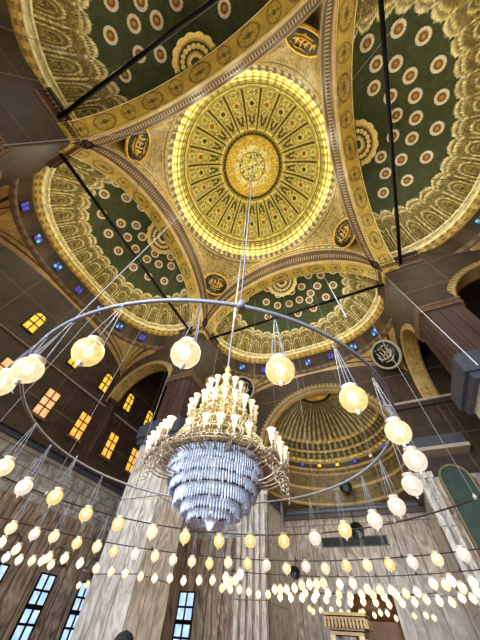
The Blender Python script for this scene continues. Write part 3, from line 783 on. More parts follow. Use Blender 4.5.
# bay k rotated by rz: local +Y side
for bi, (rz, *_r) in enumerate(BAYS):
    for side in (1, 0):
        if (bi, side) in ((2, 0), (3, 1)): continue      # wholly behind the viewer
        key = {0: (0, side), 1: (1, 1 - side), 2: (2, side), 3: (3, side)}[bi]
        ctr = Vector(((W + 12.4) / 2, C if side else -C, 16.6))
        a = thing('arch', SAL[key], 'arch', Matrix.Rotation(rz, 3, 'Z') @ ctr, rz)
        put('spandrel', sw_me if side else sw_m, a, tuple(-ctr))
        put('soffit', sof_me if side else sof_m, a, tuple(-ctr)); put('archivolt', arv_me if side else arv_m, a, tuple(-ctr))
# roof over the corner bays
for i, (sx, sy) in enumerate(((-1, 1), (1, 1), (-1, -1), (1, -1))):
    x0, x1 = sorted((sx * 11.2, sx * (W + .4))); y0, y1 = sorted((sy * 11.2, sy * (W + .4)))
    o = wallobj('ceiling_%s' % ('corner'), MB().box(x0, y0, 22.6, x1, y1, 23), [BROWNWALL]); o['category'] = 'ceiling'; o['label'] = 'dark brown ceiling over a corner bay'

# ================================================================== APSE
AY = 26.6
lab(wallobj('wall_apse_left', MB().box(-AW - 1.0, W + .4, 0, -AW - .35, AY, 10.2), [PIERALAB]), 'pale fluted marble side wall of the apse behind the chandelier tip')
lab(wallobj('wall_apse_right', MB().box(AW + .35, W + .4, 0, AW + 1.0, AY, 10.2), [PIERALAB]), 'pale marble side wall of the apse below the stone slab')
lab(wallobj('wall_apse_back', MB().box(-7.4, AY, 0, 7.4, AY + .4, 10.4), [stone('apse_alabaster', (104, 88, 70), (150, 136, 120), (190, 178, 162), 1.5, 4.6, .035, (82, 68, 56), .35, 2.0, (1, 1, .35), 0)]), 'alabaster back wall of the apse behind the crowd of lit globes')
# pilaster ribs at the apse opening
for sx in (-1, 1):
    mb = MB()
    for q in range(5 if sx < 0 else 2):
        x = sx * (AW + .1 + q * .55); mb.box(min(x, x + .32 * sx), W - .28 + .05 * (q % 2), 0, max(x, x + .32 * sx), W - .01, 10.1)
    mb.box(sx * AW - .2, W - .35, 10.1, sx * AW + .2 + sx * .9 if sx > 0 else sx * AW + .2, W - .01, 10.5) if sx > 0 else mb.box(sx * AW - 2.6, W - .35, 10.1, sx * AW + .2, W - .01, 10.5)
    o = tag(put('pilaster_cluster', mb.data('pilaster_cluster', [PIERALAB], False)), 'fluted pale marble pilaster beside the apse opening, ' + ('near the chandelier crystals' if sx < 0 else 'below the stone slab'), 'pilaster')
apse = thing('apse_half_dome', 'ribbed dim golden half dome of the apse, lower than the green half domes', 'half dome', (0, W + .3, 15.0))
AR = 6.5; nu2, nv2 = 480, 90
f = np.linspace(0, PI, nu2); e_ = np.linspace(0, PI / 2 - .03, nv2); F_, E_ = np.meshgrid(f, e_)
NF = 58
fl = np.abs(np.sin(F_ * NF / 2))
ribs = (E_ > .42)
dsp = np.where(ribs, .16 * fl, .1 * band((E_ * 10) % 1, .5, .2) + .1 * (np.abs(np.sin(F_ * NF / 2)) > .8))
topm = E_ > 1.32
r_ = AR - dsp * (1 - .5 * topm)
V = np.stack([r_ * np.cos(F_) * np.cos(E_), r_ * np.sin(F_) * np.cos(E_) * .98, 5.2 * np.sin(E_) * r_ / AR], -1)
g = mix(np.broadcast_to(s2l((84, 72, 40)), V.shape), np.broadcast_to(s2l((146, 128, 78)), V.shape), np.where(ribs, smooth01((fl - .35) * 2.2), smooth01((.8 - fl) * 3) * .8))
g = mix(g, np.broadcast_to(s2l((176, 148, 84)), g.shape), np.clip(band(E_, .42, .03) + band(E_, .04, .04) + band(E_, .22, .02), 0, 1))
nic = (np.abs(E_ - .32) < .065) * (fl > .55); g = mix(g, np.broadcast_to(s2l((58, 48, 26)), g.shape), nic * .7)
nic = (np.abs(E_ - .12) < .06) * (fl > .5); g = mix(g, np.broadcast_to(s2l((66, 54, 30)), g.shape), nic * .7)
g = mix(g, np.broadcast_to(s2l((226, 186, 84)), g.shape), topm * 1.0); g = mix(g, np.broadcast_to(s2l((30, 38, 18)), g.shape), band(E_, 1.30, .025))
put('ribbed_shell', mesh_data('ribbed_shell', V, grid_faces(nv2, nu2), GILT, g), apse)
# drum below the shell, with small stained windows and pattern
zb = np.linspace(-4.3, .06, 40); F2, Z2 = np.meshgrid(f, zb)
k = 1 + .0 * Z2
V = np.stack([(AR + .02) * np.cos(F2), (AR + .02) * np.sin(F2) * .98, Z2], -1)
g = np.broadcast_to(s2l((98, 78, 44)), V.shape).copy()
g = mix(g, np.broadcast_to(s2l((54, 42, 22)), g.shape), filigree(F2 * 13, Z2 * 2.6) * .8)
for q in (-4.1, -2.7, -1.3, -.8, -.08): g = mix(g, np.broadcast_to(s2l((160, 132, 76)), g.shape), band(Z2, q, .09))
g = mix(g, np.broadcast_to(s2l((60, 44, 26)), g.shape), band(Z2, -.42, .26))
put('patterned_drum', mesh_data('patterned_drum', V, grid_faces(40, nu2), PAINT, g), apse)
gl = [YELLOWGLASS, BLUEGLASS, PEACHGLASS, BLUEGLASS, YELLOWGLASS]
for k in range(9):
    a = PI * (k + 1) / 10; mb = MB().box(-.24, -.1, -.2, .24, .0, .2, 0); mb.box(-.18, -.13, -.14, .18, -.09, .14, 1)
    w_ = put('small_window', mb.data('small_window', [DARKTRIM, gl[k % 5]], False), apse, (AR * math.cos(a) * .985, AR * math.sin(a) * .98 * .985, -.42)); w_.rotation_euler = (0, 0, a - PI / 2)
# band from rectangular walls to round drum
n = 200; a = np.linspace(0, PI, n)
top_ = np.stack([AR * np.cos(a), AR * .98 * np.sin(a), np.full(n, -4.2)], -1)
kx = np.minimum((AW + .5) / np.maximum(np.abs(np.cos(a)), 1e-6), (AY - W - .3) / np.maximum(np.sin(a), 1e-6))
bot_ = np.stack([kx * np.cos(a), kx * np.sin(a), np.full(n, -4.7)], -1)
v = np.linspace(0, 1, 12)[:, None, None]
ql = mesh_data('corner_band', top_[None] * (1 - v) + bot_[None] * v, grid_faces(12, n), PAINT, np.broadcast_to(s2l((96, 76, 44)), (12 * n, 3)))
put('corner_band', ql, apse)
mb = MB(); mb.box(-AW - .5, AY - W - .8, -4.9, AW + .5, AY - W - .3, -4.6, 0); mb.box(-AW - .5, 0, -4.9, -AW + .1, AY - W - .3, -4.6, 0); mb.box(AW - .1, 0, -4.9, AW + .5, AY - W - .3, -4.6, 0)
mb.box(-AW - .5, AY - W - .6, -5.3, AW + .5, AY - W - .3, -4.9, 1); mb.box(-AW - .5, AY - W - .95, -4.62, AW + .5, AY - W - .3, -4.5, 1)
put('wall_cornice', mb.data('wall_cornice', [GREYTRIM, DARKTRIM], False), apse)
# archivolt of the apse arch
aa2 = np.linspace(0, PI, 300)
prof = [(6.25, .5), (6.25, -.1), (6.4, -.16), (6.5, -.1), (6.9, -.1), (7.0, -.18), (7.2, -.18), (7.3, 0)]
rows = [np.stack([r * np.cos(aa2), np.full(300, y - .3), r * np.sin(aa2) - 1.4], -1) for r, y in prof]
A3, K3 = np.meshgrid(np.arange(300), np.arange(len(prof)))
g = mix(np.broadcast_to(s2l((150, 122, 74)), A3.shape + (3,)), np.broadcast_to(s2l((74, 56, 34)), A3.shape + (3,)), ((A3 // 3) % 2) * ((K3 == 5) | (K3 == 6)) + (K3 == 3) * .7)
put('archivolt', mesh_data('archivolt', np.stack(rows), grid_faces(len(prof), 300), PAINT, g), apse)
# roundels of the apse bay
roundel('calligraphy_roundel', 'black and cream calligraphy roundel on the brown spandrel above the stone slab', (8.35, 18.35, 21.2), (-.6, -.6, -.5), 1.5, BLACK, PALETRIM, 31)
roundel('calligraphy_roundel', 'black and cream calligraphy roundel just behind the chandelier top', (-8.35, 18.35, 21.2), (.6, -.6, -.5), 1.5, BLACK, PALETRIM, 37)
o = put('sound_reflector_disc', MB().lathe([(0.001, .06), (.55, .06), (.6, 0), (.55, -.05), (.001, -.05)], 32).data('wall_disc', [IRON])); o.location = (.4, AY - 1.2, 11.9); o.rotation_euler = (PI / 2, 0, 0)
tag(o, 'dark round disc on the patterned apse wall under the ribbed half dome', 'disc'); o.name = 'wall_disc'
# long dark sign, mihrab, minbar
t = thing('wall_plaque', 'long dark horizontal plaque on the apse back wall behind the lamps', 'plaque', (-.2, AY, 7.9))
put('board', MB().box(-2.9, -.08, -.28, 2.9, 0, .28).data('board', [IRON], False), t); put('border', MB().box(-3.0, -.05, -.36, 3.0, 0, -.28).box(-3, -.05, .28, 3, 0, .36).data('border', [DARKTRIM], False), t)
t = thing('mihrab_niche', 'honey brown mihrab niche on the apse back wall below the lit globes', 'niche', (.1, AY - .02, 0))
mb = MB().box(-2.6, -.25, 0, -1.7, 0, 4.6); mb.box(1.7, -.25, 0, 2.6, 0, 4.6); mb.box(-2.6, -.3, 4.6, 2.6, 0, 5.1); put('surround', mb.data('surround', [ALABASTER], False), t)
mb = MB(); n = 30
V = []; zz = np.linspace(0, 3.2, 4)
for z in zz:
    for q in range(n + 1): a = PI * q / n; V.append((1.7 * math.cos(a), -.02 - 0.2 * math.sin(a), z))
mb.add(V, [(i * (n + 1) + q, i * (n + 1) + q + 1, (i + 1) * (n + 1) + q + 1, (i + 1) * (n + 1) + q) for i in range(3) for q in range(n)])
mb.box(-1.7, -.1, 3.2, 1.7, 0, 4.6); put('recess', mb.data('recess', [WOODGOLD]), t)
# small alabaster minbar tower
t = thing('minbar', 'small pale stone minbar tower with a gold stepped cornice, below the lit globes', 'minbar', (-.7, 18.0, 0))
mb = MB(); 
for sx in (-1, 1):
    for sy in (-1, 1): mb.box(sx * .75 - .14, sy * .75 - .14, 0, sx * .75 + .14, sy * .75 + .14, 2.2)
put('post_frame', mb.data('post_frame', [PALETRIM], False), t)
put('panel', MB().box(-.7, -.7, 0, .7, .7, 1.9).data('panel', [plain('green_marble', (70, 84, 66), .4)], False), t)
mb = MB()
for q in range(5): w_ = .9 + .07 * q; mb.box(-w_, -w_, 2.2 + .17 * q, w_, w_, 2.2 + .17 * q + .12)
for q in range(12):
    x = -1.05 + q * .19; mb.box(x, -1.22, 2.45, x + .1, -1.0, 2.8); mb.box(1.0, x, 2.45, 1.22, x + .1, 2.8)
put('gold_cornice', mb.data('gold_cornice', [plain('muted_gold', (142, 126, 98), .6, 0, .2, 6)], False), t)
# arched green panel with gold frame on the wall below the slab
t = thing('arched_panel', 'tall arched dark green panel in a gold frame on the wall below the stone slab', 'panel', (8.75, W, 3.0))
n = 24
def archshape(w, h, y, y2):
    pts = [(-w, 0), (w, 0)] + [(w * math.cos(PI * q / n), h + w * math.sin(PI * q / n)) for q in range(n + 1)]
    m = len(pts); V = [(x, y, z) for x, z in pts] + [(x, y2, z) for x, z in pts]
    return V, [tuple(range(m))] + [(i, (i + 1) % m, m + (i + 1) % m, m + i) for i in range(m)]
mb = MB().add(*archshape(.85, 6.9, -.12, 0)); put('field', mb.data('field', [plain('green_cloth', (40, 62, 54), .6, 0, .3, 3)], False), t)
pts = [(-.95, -.15, 0)] + [(.95 * math.cos(PI - PI * q / n), -.15, 6.9 + .95 * math.sin(PI - PI * q / n)) for q in range(n + 1)] + [(.95, -.15, 0)]
put('frame', MB().tube(pts, .1, 8).data('frame', [plain('olive_gilt', (122, 116, 84), .5, .1, .2, 4)]), t)
mb = MB()
for sx in (-1, 1): mb.box(sx * 1.3 - .2, -.2, 0, sx * 1.3 + .2, 0, 6.9)
put('jamb', mb.data('jamb', [ALABASTER], False), t)

# ================================================================== WINDOWS
wn = [0]
def window(x, y, z, w, h, glass, cols, rows, arched, axis, label, frame=DARKTRIM, dy=.12):
    """axis 'x': on the wall x=-W facing +x; axis 'y': on the wall y=W facing -y; (x,y,z) = middle of the sill"""
    wn[0] += 1
    t = bpy.data.objects.new('window_%d' % wn[0], None); COL.objects.link(t); t.location = (x, y, z)
    t.rotation_euler = (0, 0, PI / 2 if axis == 'x' else 0); t['kind'] = 'structure'; t['label'] = label; t['category'] = 'window'
    # local: X across, -Y into the room
    hh = h - (w / 2 if arched else 0)
    fr = MB(); b = .09
    fr.box(-w / 2 - b, -dy, -b, -w / 2, 0, hh); fr.box(w / 2, -dy, -b, w / 2 + b, 0, hh); fr.box(-w / 2 - b, -dy, -b, w / 2 + b, 0, 0)
    if arched:
        fr.tube([((w / 2 + b / 2) * math.cos(PI * q / 16), -dy / 2, hh + (w / 2 + b / 2) * math.sin(PI * q / 16)) for q in range(17)], b * .7, 6)
    else: fr.box(-w / 2 - b, -dy, hh, w / 2 + b, 0, hh + b)
    mw = .045 if frame is not IRON else .06
    for c in range(1, cols):
        xx = -w / 2 + w * c / cols; fr.box(xx - mw, -dy, 0, xx + mw, -.02, hh + (w / 2 * .9 if arched else 0))
    for r in range(1, rows + (1 if arched else 0)):
        zz = hh * r / rows; k = 2.0 if (rows == 4 and r == 2) else 1; fr.box(-w / 2, -dy, zz - mw * k, w / 2, -.02, zz + mw * k)
    put('window_frame', fr.data('window_frame', [frame], False), t)
    if arched: V, F = archshape(w / 2, hh, -.05, -.01); pn = MB().add(V, F)
    else: pn = MB().box(-w / 2, -.05, 0, w / 2, -.01, h)
    put('pane', pn.data('pane', [glass], False), t)
    if not arched and h < 3:
        put('window_sill', MB().box(-w / 2 - .2, -.25, -.25, w / 2 + .2, 0, -.09).data('window_sill', [BROWNTRIM], False), t)
    return t
ordn = ['first', 'second', 'third', 'fourth', 'fifth', 'sixth', 'seventh']
for i, (y, gm) in enumerate(((.75, PEACHGLASS), (4.85, PEACHGLASS), (8.65, AMBER), (12.65, AMBER), (16.2, AMBER))):
    window(-W, y, 12.15, 1.15, 2.25, gm, 2, 3, False, 'x', 'rectangular amber window, %s along the dark ledge counted from the frame edge' % ordn[i])
for i, (y, gm) in enumerate(((-.4, YELLOWGLASS), (4.5, YELLOWGLASS), (8.65, YELLOWGLASS), (12.5, YELLOWGLASS), (16.25, YELLOWGLASS))):
    window(-W, y, 17.2, .98, 2.1, gm, 2, 2, True, 'x', 'round headed yellow window, %s of the upper row counted from the frame edge' % ordn[i])
for i, y in enumerate((8.75, 12.55, 16.3)):
    window(-W, y, .9, 1.15, 3.0, SKYGLASS, 2, 4, False, 'x', 'tall daylit window, %s along the lower alabaster wall' % ['frame edge one', 'middle one', 'one beside the pier', 'hidden one'][i], IRON)
window(-13.2, W, .9, 1.3, 3.0, SKYGLASS, 2, 4, False, 'y', 'tall daylit window in the recess between pier and apse pilasters', IRON)
window(14.1, W, 17.0, 1.0, 2.1, YELLOWGLASS, 2, 2, True, 'y', 'small yellow window glimpsed behind the dentil cornice pier')
window(-14.2, W, 19.3, 1.0, 1.2, BLUEGLASS, 2, 2, True, 'y', 'small blue window glimpsed under the small ochre arch')
t = window(W, 11.5, 17.0, 1.1, 1.9, BLUEGLASS, 2, 2, True, 'x', 'blue stained window beyond the dentil cornice pier'); t.rotation_euler = (0, 0, -PI / 2)
# blind arches over the tall windows
for i, y in enumerate((8.75, 12.55, 16.3)):
    mb = MB(); mb.tube([(0, .75 * math.cos(PI * q / 20), .75 * math.sin(PI * q / 20)) for q in range(21)], .09, 6); mb.box(-.02, -1.0, -.3, .12, 1.0, -.12)
    o = put('trim_%d' % (10 + i), mb.data('trim', [ALABASTER])); o.location = (-W + .06, y, 4.75); o['kind'] = 'structure'; o['label'] = 'carved round arch over a tall daylit window'; o['category'] = 'trim'
mb = MB(); mb.tube([(.75 * math.cos(PI * q / 20), 0, .75 * math.sin(PI * q / 20)) for q in range(21)], .09, 6)
o = put('trim_14', mb.data('trim', [ALABASTER])); o.location = (-13.2, W - .06, 4.75); o['kind'] = 'structure'; o['label'] = 'carved round arch over the recessed daylit window'; o['category'] = 'trim'

# ================================================================== TIE RODS
TR = [((-11.5, -11.0, 24.1), (-11.5, 11.0, 24.1), 'black iron tie rod crossing the half dome above the amber windows'),
      ((11.5, -11.0, 24.1), (11.5, 11.0, 24.1), 'black iron tie rod crossing the half dome with the largest rosettes'),
      ((-11.0, 11.5, 24.1), (11.0, 11.5, 24.1), 'black iron tie rod spanning in front of the half dome above the apse'),
      ((-11.0, -11.5, 24.1), (11.0, -11.5, 24.1), 'black iron tie rod running from the dark pier towards the frame top')]
for a, b, l in TR:
    o = put('tie_rod', MB().tube([(0, 0, 0), Vector(b) - Vector(a)], .15, 8).data('tie_rod', [IRON]), None, a); tag(o, l, 'tie rod', None)

# ================================================================== CHANDELIER
ch = thing('chandelier', 'large gold and crystal chandelier with tiers of lit tulip lamps inside the lamp hoop', 'chandelier', (0, 0, 2.75))
Z = lambda z: z - 2.75
put('chain', MB().tube([(0, 0, Z(6.6)), (OX * .8, OY * .8, Z(49.8))], .035, 6).data('chain', [CABLE]), ch)
put('stem', MB().lathe([(.03, Z(6.75)), (.09, Z(6.62)), (.04, Z(6.5)), (.12, Z(6.42)), (.16, Z(6.34)), (.08, Z(6.2)), (.12, Z(6.05)), (.2, Z(5.9)), (.1, Z(5.75)), (.14, Z(5.5)), (.24, Z(5.3)), (.14, Z(5.1)), (.22, Z(4.7)), (.3, Z(4.3)), (.2, Z(3.6)), (.04, Z(3.1))], 20).data('stem', [PALEGOLD]), ch)
CHGOLD = plain('crystal_and_gold', (214, 196, 150), .25, .35, .3, 14)
CHDARK = plain('crystal_and_bronze', (172, 156, 128), .25, .3, .4, 14)
def scroll_ring(R, z, n, h, wt, mat, name, spread=.25, sd=1):
    """a ring of curling gold scrolls and leaves"""
    r = random.Random(sd); mb = MB()
    mb.tube([(R * math.cos(2 * PI * q / 48), R * math.sin(2 * PI * q / 48), 0) for q in range(48)], wt * 1.5, 6, closed=True)
    for q in range(n):
        t = 2 * PI * q / n + r.uniform(-.03, .03); d = spread * r.uniform(.6, 1.2); hh = h * r.uniform(.7, 1.2); tw = r.uniform(-.1, .1)
        c, s = math.cos(t), math.sin(t)
        pts = []
        for k in range(9):
            u = k / 8; rr = R - d * .5 + d * math.sin(u * PI * 1.35); zz = -hh * .5 + hh * (1 - math.cos(u * PI)) / 2
            w2 = tw * math.sin(u * 2 * PI); pts.append((rr * c - w2 * s, rr * s + w2 * c, zz))
        mb.tube(pts, [wt * (1.1 - .7 * k / 8) for k in range(9)], 4)
        if q % 2: mb.lathe([(.001, -.14), (.018, -.09), (.001, -.03)], 5, (rr * c, rr * s, -hh * .45))
    return put(name, mb.data(name, [mat]), ch, (0, 0, Z(z)))
scroll_ring(.3, 5.8, 14, .34, .013, CHGOLD, 'scroll_tier', .2, 1)
scroll_ring(.42, 5.4, 22, .4, .014, CHGOLD, 'scroll_tier', .26, 2)
scroll_ring(.62, 5.0, 40, .44, .015, CHGOLD, 'scroll_tier', .3, 3)
scroll_ring(.72, 4.72, 54, .44, .016, CHGOLD, 'scroll_tier', .34, 4)
scroll_ring(.82, 4.42, 64, .42, .016, CHGOLD, 'scroll_tier', .4, 5)
scroll_ring(.98, 4.14, 84, .34, .015, CHDARK, 'scroll_tier', .42, 6)
scroll_ring(1.16, 3.98, 90, .3, .014, CHDARK, 'scroll_tier', .4, 7)
put('basket', MB().lathe([(.2, Z(5.5)), (.4, Z(5.25)), (.56, Z(5.0)), (.66, Z(4.7)), (.68, Z(4.45)), (.8, Z(4.2)), (.9, Z(4.05))], 40).data('basket', [plain('pale_gold_mesh', (156, 128, 74), .4, .35, .5, 14)]), ch)
# arms with candle lamps
def arm_mesh(R0_, R1_, dz, mat):
    pts = []
    for k in range(11):
        u = k / 10; pts.append((R0_ + (R1_ - R0_) * u, 0, -dz * math.sin(u * PI) * (1 - .3 * u) + .08 * u))
    mb = MB().tube(pts, .015, 6)
    mb.lathe([(.015, .06), (.06, .1), (.07, .13), (.02, .14), (.022, .2), (.045, .24), (.04, .28)], 10, (R1_, 0, 0))
    pts = [(R1_ - .05 + .1 * math.cos(a), 0, -.1 + .1 * math.sin(a)) for a in np.linspace(0, 5, 10)]
    mb.tube(pts, .01, 5)
    for q in range(3): mb.lathe([(.001, -.12 - .08 * q), (.02, -.15 - .08 * q), (.001, -.19 - .08 * q)], 6, (R1_, 0, 0))
    return mb.data('arm', [mat])
tulip = MB().lathe([(.03, 0), (.045, .02), (.055, .08), (.058, .15), (.075, .21), (.1, .25), (.092, .247), (.054, .16), (.045, .05), (.001, .03)], 14)
tl_on = tulip.data('lamp_shade', [CANDLEGLASS]); tl_dim = tulip.data('lamp_shade', [CANDLEDIM])
def arms(angles, r0, r1, dz, z, lit):
    am = arm_mesh(r0, r1, dz, CHGOLD if r1 < 1 else CHDARK)
    for q, deg in enumerate(angles):
        a = math.radians(deg); am_ = put('arm', am, ch, (0, 0, Z(z)), a)
        put('lamp_shade', tl_on if lit(q) else tl_dim, am_, (r1, 0, .27))
arms(range(-120, 240, 30), .1, .47, .1, 5.5, lambda q: q % 3 == 0)
arms(range(-131, 229, 18), .35, .83, .16, 4.78, lambda q: q in (2, 3, 6, 12, 14))
arms([-118, -84, -62, -40, -12, 30, 75, 120, 165, 205], .4, .84, .14, 4.12, lambda q: q < 5 or q > 7)
for c0 in (-126, 8, 128):
    arms([c0 - 16, c0 - 8, c0, c0 + 8, c0 + 16], .7, 1.36, .2, 3.9, lambda q: q % 2 == 0)
    arms([c0 - 12, c0 - 4, c0 + 5, c0 + 14], .7, 1.5, .16, 3.62, lambda q: q == 1)
# tiers of hanging prisms
CT = [(1.0, 3.96, .32, 120), (.95, 3.70, .21, 112), (.87, 3.53, .19, 100), (.74, 3.38, .25, 84), (.57, 3.2, .19, 64), (.42, 3.07, .15, 46)]
for (R, z, h, n) in CT:
    mb = MB()
    for q in range(n):
        a = 2 * PI * q / n; c, s = math.cos(a), math.sin(a); w_ = PI * R / n * .78; hh = h * random.uniform(.86, 1.16); d = .014
        V = []
        for (ww, zz, dd) in ((w_ * .7, 0, d), (w_, -hh * .15, d * 1.4), (w_ * .9, -hh * .8, d * 1.2), (.004, -hh, .003)):
            for (u, e) in ((-ww, 0), (0, dd), (ww, 0), (0, -dd)): V.append(((R + e) * c - u * s, (R + e) * s + u * c, zz))
        F = [(i * 4 + k, i * 4 + (k + 1) % 4, i * 4 + 4 + (k + 1) % 4, i * 4 + 4 + k) for i in range(3) for k in range(4)]
        mb.add(V, F, 0)
    t_ = put('crystal_tier', mb.data('crystal_tier', [CRYSTAL], False), ch, (0, 0, Z(z)))
    mb = MB(); mb.tube([(R * math.cos(2 * PI * q / 60), R * math.sin(2 * PI * q / 60), .0) for q in range(60)], .014, 6, closed=True)
    put('tier_hoop', mb.data('tier_hoop', [DARKTRIM]), t_, (0, 0, .015))
put('bottom_finial', MB().lathe([(.001, Z(2.82)), (.05, Z(2.87)), (.1, Z(2.95)), (.2, Z(3.02)), (.05, Z(3.08))], 16).data('bottom_finial', [CRYSTAL]), ch)

# ================================================================== LAMP HOOPS AND GLOBES
RING_A = [(-0.22, -4.07), (0.67, -4.03), (1.62, -3.63), (2.43, -3.05), (3.05, -2.3), (3.46, -1.4), (3.63, -0.51), (3.56, 0.43), (3.26, 1.41), (2.78, 2.18), (2.05, 2.8), (1.2, 3.37), (0.31, 3.53), (-0.62, 3.38), (-1.53, 3.24), (-2.33, 2.67), (-3.01, 2.04), (-3.49, 1.18), (-3.75, 0.29), (-3.53, -0.85), (-3.72, -1.49), (-3.17, -2.33), (-0.78, -4.03)]
RING_B = [(-7.35, 0.8), (-7.18, 1.49), (-6.73, 1.86), (-6.6, 2.69), (-6.21, 3.22), (-6.11, 3.95), (-5.53, 4.41), (-4.92, 4.79), (-4.6, 5.47), (-3.97, 5.78), (-3.44, 6.17), (-2.61, 6.06), (-1.94, 6.28), (-1.33, 6.58), (-0.8, 7.23), (0.0, 6.92), (0.59, 7.29), (1.38, 6.83), (2.04, 6.8), (2.7, 6.76), (3.36, 6.45), (4.01, 6.1), (4.61, 5.55)]
RING_C = [(-10.3, 3.12), (-12.57, 4.28), (-12.4, 4.79), (-11.86, 5.04), (-11.26, 5.09), (-10.15, 4.51), (-11.67, 5.92), (-9.49, 4.76), (-9.63, 5.73), (-9.74, 6.82), (-9.6, 7.66), (-9.07, 8.05), (-8.76, 8.84), (-8.31, 9.38), (-7.38, 9.37), (-7.04, 10.07), (-6.04, 9.9), (-5.29, 9.88), (-16.31, 12.04), (-15.08, 11.58), (-9.87, 2.2), (-4.19, 9.08), (-3.16, 8.35), (-4.03, 9.76), (-4.54, 10.35), (-5.13, 10.99), (-6.01, 12.3), (-5.68, 12.65), (-5.16, 12.67), (-4.96, 13.5), (-4.79, 14.48), (-4.17, 14.39), (-3.1, 12.46), (-2.79, 12.43), (-2.45, 12.4), (-3.78, 15.29), (-3.2, 15.48), (-1.91, 11.94), (-1.3, 10.99), (-0.88, 10.75), (-0.54, 10.68), (-1.78, 13.36), (-2.52, 15.44), (-1.29, 13.68), (-1.94, 15.79), (-3.64, 21.27), (-3.86, 23.14), (-0.19, 10.43), (0.44, 10.68), (1.02, 10.37), (-0.61, 13.21), (-1.31, 16.0), (-0.2, 13.8), (-0.84, 17.09), (0.26, 14.34), (-0.2, 17.21), (0.91, 13.64), (0.61, 16.31), (1.4, 11.85), (1.41, 13.77), (1.22, 16.6), (1.9, 12.08), (1.86, 14.21), (1.83, 17.38), (2.36, 12.21), (2.46, 13.41), (2.88, 13.0), (2.54, 16.53), (3.15, 15.98), (3.34, 12.53), (-3.03, 22.09), (-2.24, 21.8), (-1.8, 23.03), (-1.34, 23.4), (-0.48, 23.04), (-0.21, 22.39), (0.31, 24.18), (0.9, 22.2), (1.32, 22.29), (1.62, 25.92), (2.9, 23.4), (3.94, 10.32), (4.37, 10.66), (4.5, 9.67), (4.93, 11.22), (5.19, 10.0), (5.5, 12.15), (3.67, 14.87), (4.23, 15.23), (4.79, 15.74), (5.09, 14.08), (5.52, 14.23), (4.08, 24.24), (3.61, 22.59)]
ZL, ZH = 3.37, 4.25
def hoop(name, label, cx, cy, R, z, r, mat, rods, rodr, rodmat, top=30, a0=0.0, a1=2 * PI):
    t = thing(name, label, 'hoop', (cx, cy, z))
    n = 120; full = abs(a1 - a0 - 2 * PI) < .01
    pts = [(R * math.cos(a0 + (a1 - a0) * q / n), R * math.sin(a0 + (a1 - a0) * q / n), 0) for q in range(n if full else n + 1)]
    put('hoop_ring', MB().tube(pts, r, 8, closed=full).data('hoop_ring', [mat]), t)
    for (deg, h) in rods:
        a = math.radians(deg); x, y = R * math.cos(a), R * math.sin(a)
        put('suspension_rod', MB().tube([(x, y, 0), (x, y, h)], rodr, 6).lathe([(.001, -.03), (.05, -.03), (.06, .03), (.03, .1)], 8, (x, y, 0)).data('suspension_rod', [rodmat]), t)
    return t
hoop('lamp_hoop', 'large pale steel hoop hung around the chandelier, carrying the nearest globe lamps', -.05, -.36, 3.74, ZH, .028, STEEL,
     [(-55, 34)], .013, STEEL)
hoop('lamp_hoop', 'thin dark hoop of the second ring of globe lamps around the steel hoop', 0, 0, 6.95, ZH, .022, DARKCABLE,
     [(d, 17) for d in range(40, 200, 22)], .008, CABLE)
hoop('lamp_hoop', 'thin dark outer hoop of globe lamps in front of the pier behind the chandelier', 0, 0, 11.6, ZH, .022, DARKCABLE,
     [(d, 14) for d in range(50, 175, 12)], .009, DARKCABLE, a0=math.radians(40), a1=math.radians(178))
hoop('lamp_hoop', 'thin dark curved rail of globe lamps before the apse opening', 0, 4.0, 11.8, ZH, .022, DARKCABLE,
     [(d, 14) for d in range(62, 125, 10)], .009, DARKCABLE, a0=math.radians(55), a1=math.radians(125))
hoop('lamp_hoop', 'thin dark curved rail of globe lamps inside the apse', 0, 15, 8.0, ZH, .022, DARKCABLE, [(75, 6), (105, 6)], .009, DARKCABLE, a0=math.radians(55), a1=math.radians(125))

def lamp_meshes(glass):
    g = MB().lathe([(.001, -.152), (.03, -.15), (.075, -.132), (.115, -.098), (.143, -.05), (.152, 0), (.147, .045), (.128, .083), (.1, .108), (.076, .118), (.072, .124)], 28).data('globe', [glass])
    return g
GL = [lamp_meshes(m) for m in (LAMPGLASS, LAMPGLASSWARM, LAMPGLASSPALE)]
collar_me = MB().lathe([(.072, .118), (.076, .13), (.09, .142), (.096, .158), (.088, .166), (.07, .16), (.066, .122)], 24).data('collar', [COLLAR])
bulb_me = MB().lathe([(.001, -.06), (.04, -.045), (.055, 0), (.04, .045), (.015, .07), (.015, .12)], 14).data('bulb', [BULB])
fin_me = MB().lathe([(.03, -.148), (.034, -.158), (.018, -.168), (.022, -.182), (.012, -.196), (.001, -.2)], 12).data('finial', [COLLAR])
def wires_me(h):
    mb = MB()
    for q in range(4):
        a = PI / 4 + q * PI / 2; mb.tube([(.09 * math.cos(a), .09 * math.sin(a), .15), (.012 * math.cos(a), .012 * math.sin(a), h)], .0055, 5)
    mb.lathe([(.001, h - .03), (.02, h - .02), (.02, h + .02), (.001, h + .03)], 8)
    return mb.data('hanger_wires', [STEEL])
wa = wires_me(ZH - ZL - .03)
small = []
for m in SMALLGLASS:
    mb = MB().lathe([(.001, -.19), (.02, -.165), (.075, -.132), (.115, -.098), (.143, -.05), (.152, 0), (.146, .045), (.128, .085), (.1, .112), (.078, .14)], 16, m=0)
    mb.lathe([(.078, .135), (.105, .175), (.1, .195), (.07, .18)], 16, m=1); mb.tube([(0, 0, .17), (0, 0, ZH - ZL)], .008, 5, 2)
    small.append(mb.data('pendant_lamp', [m, COLLAR, DARKCABLE]))
GOLD_A = [0, 1, 0, 1, 1, 0, 2, 2, 2, 2, 1, 2, 1, 1, 1, 1, 0, 1, 1, 1, 2, 0, 0]
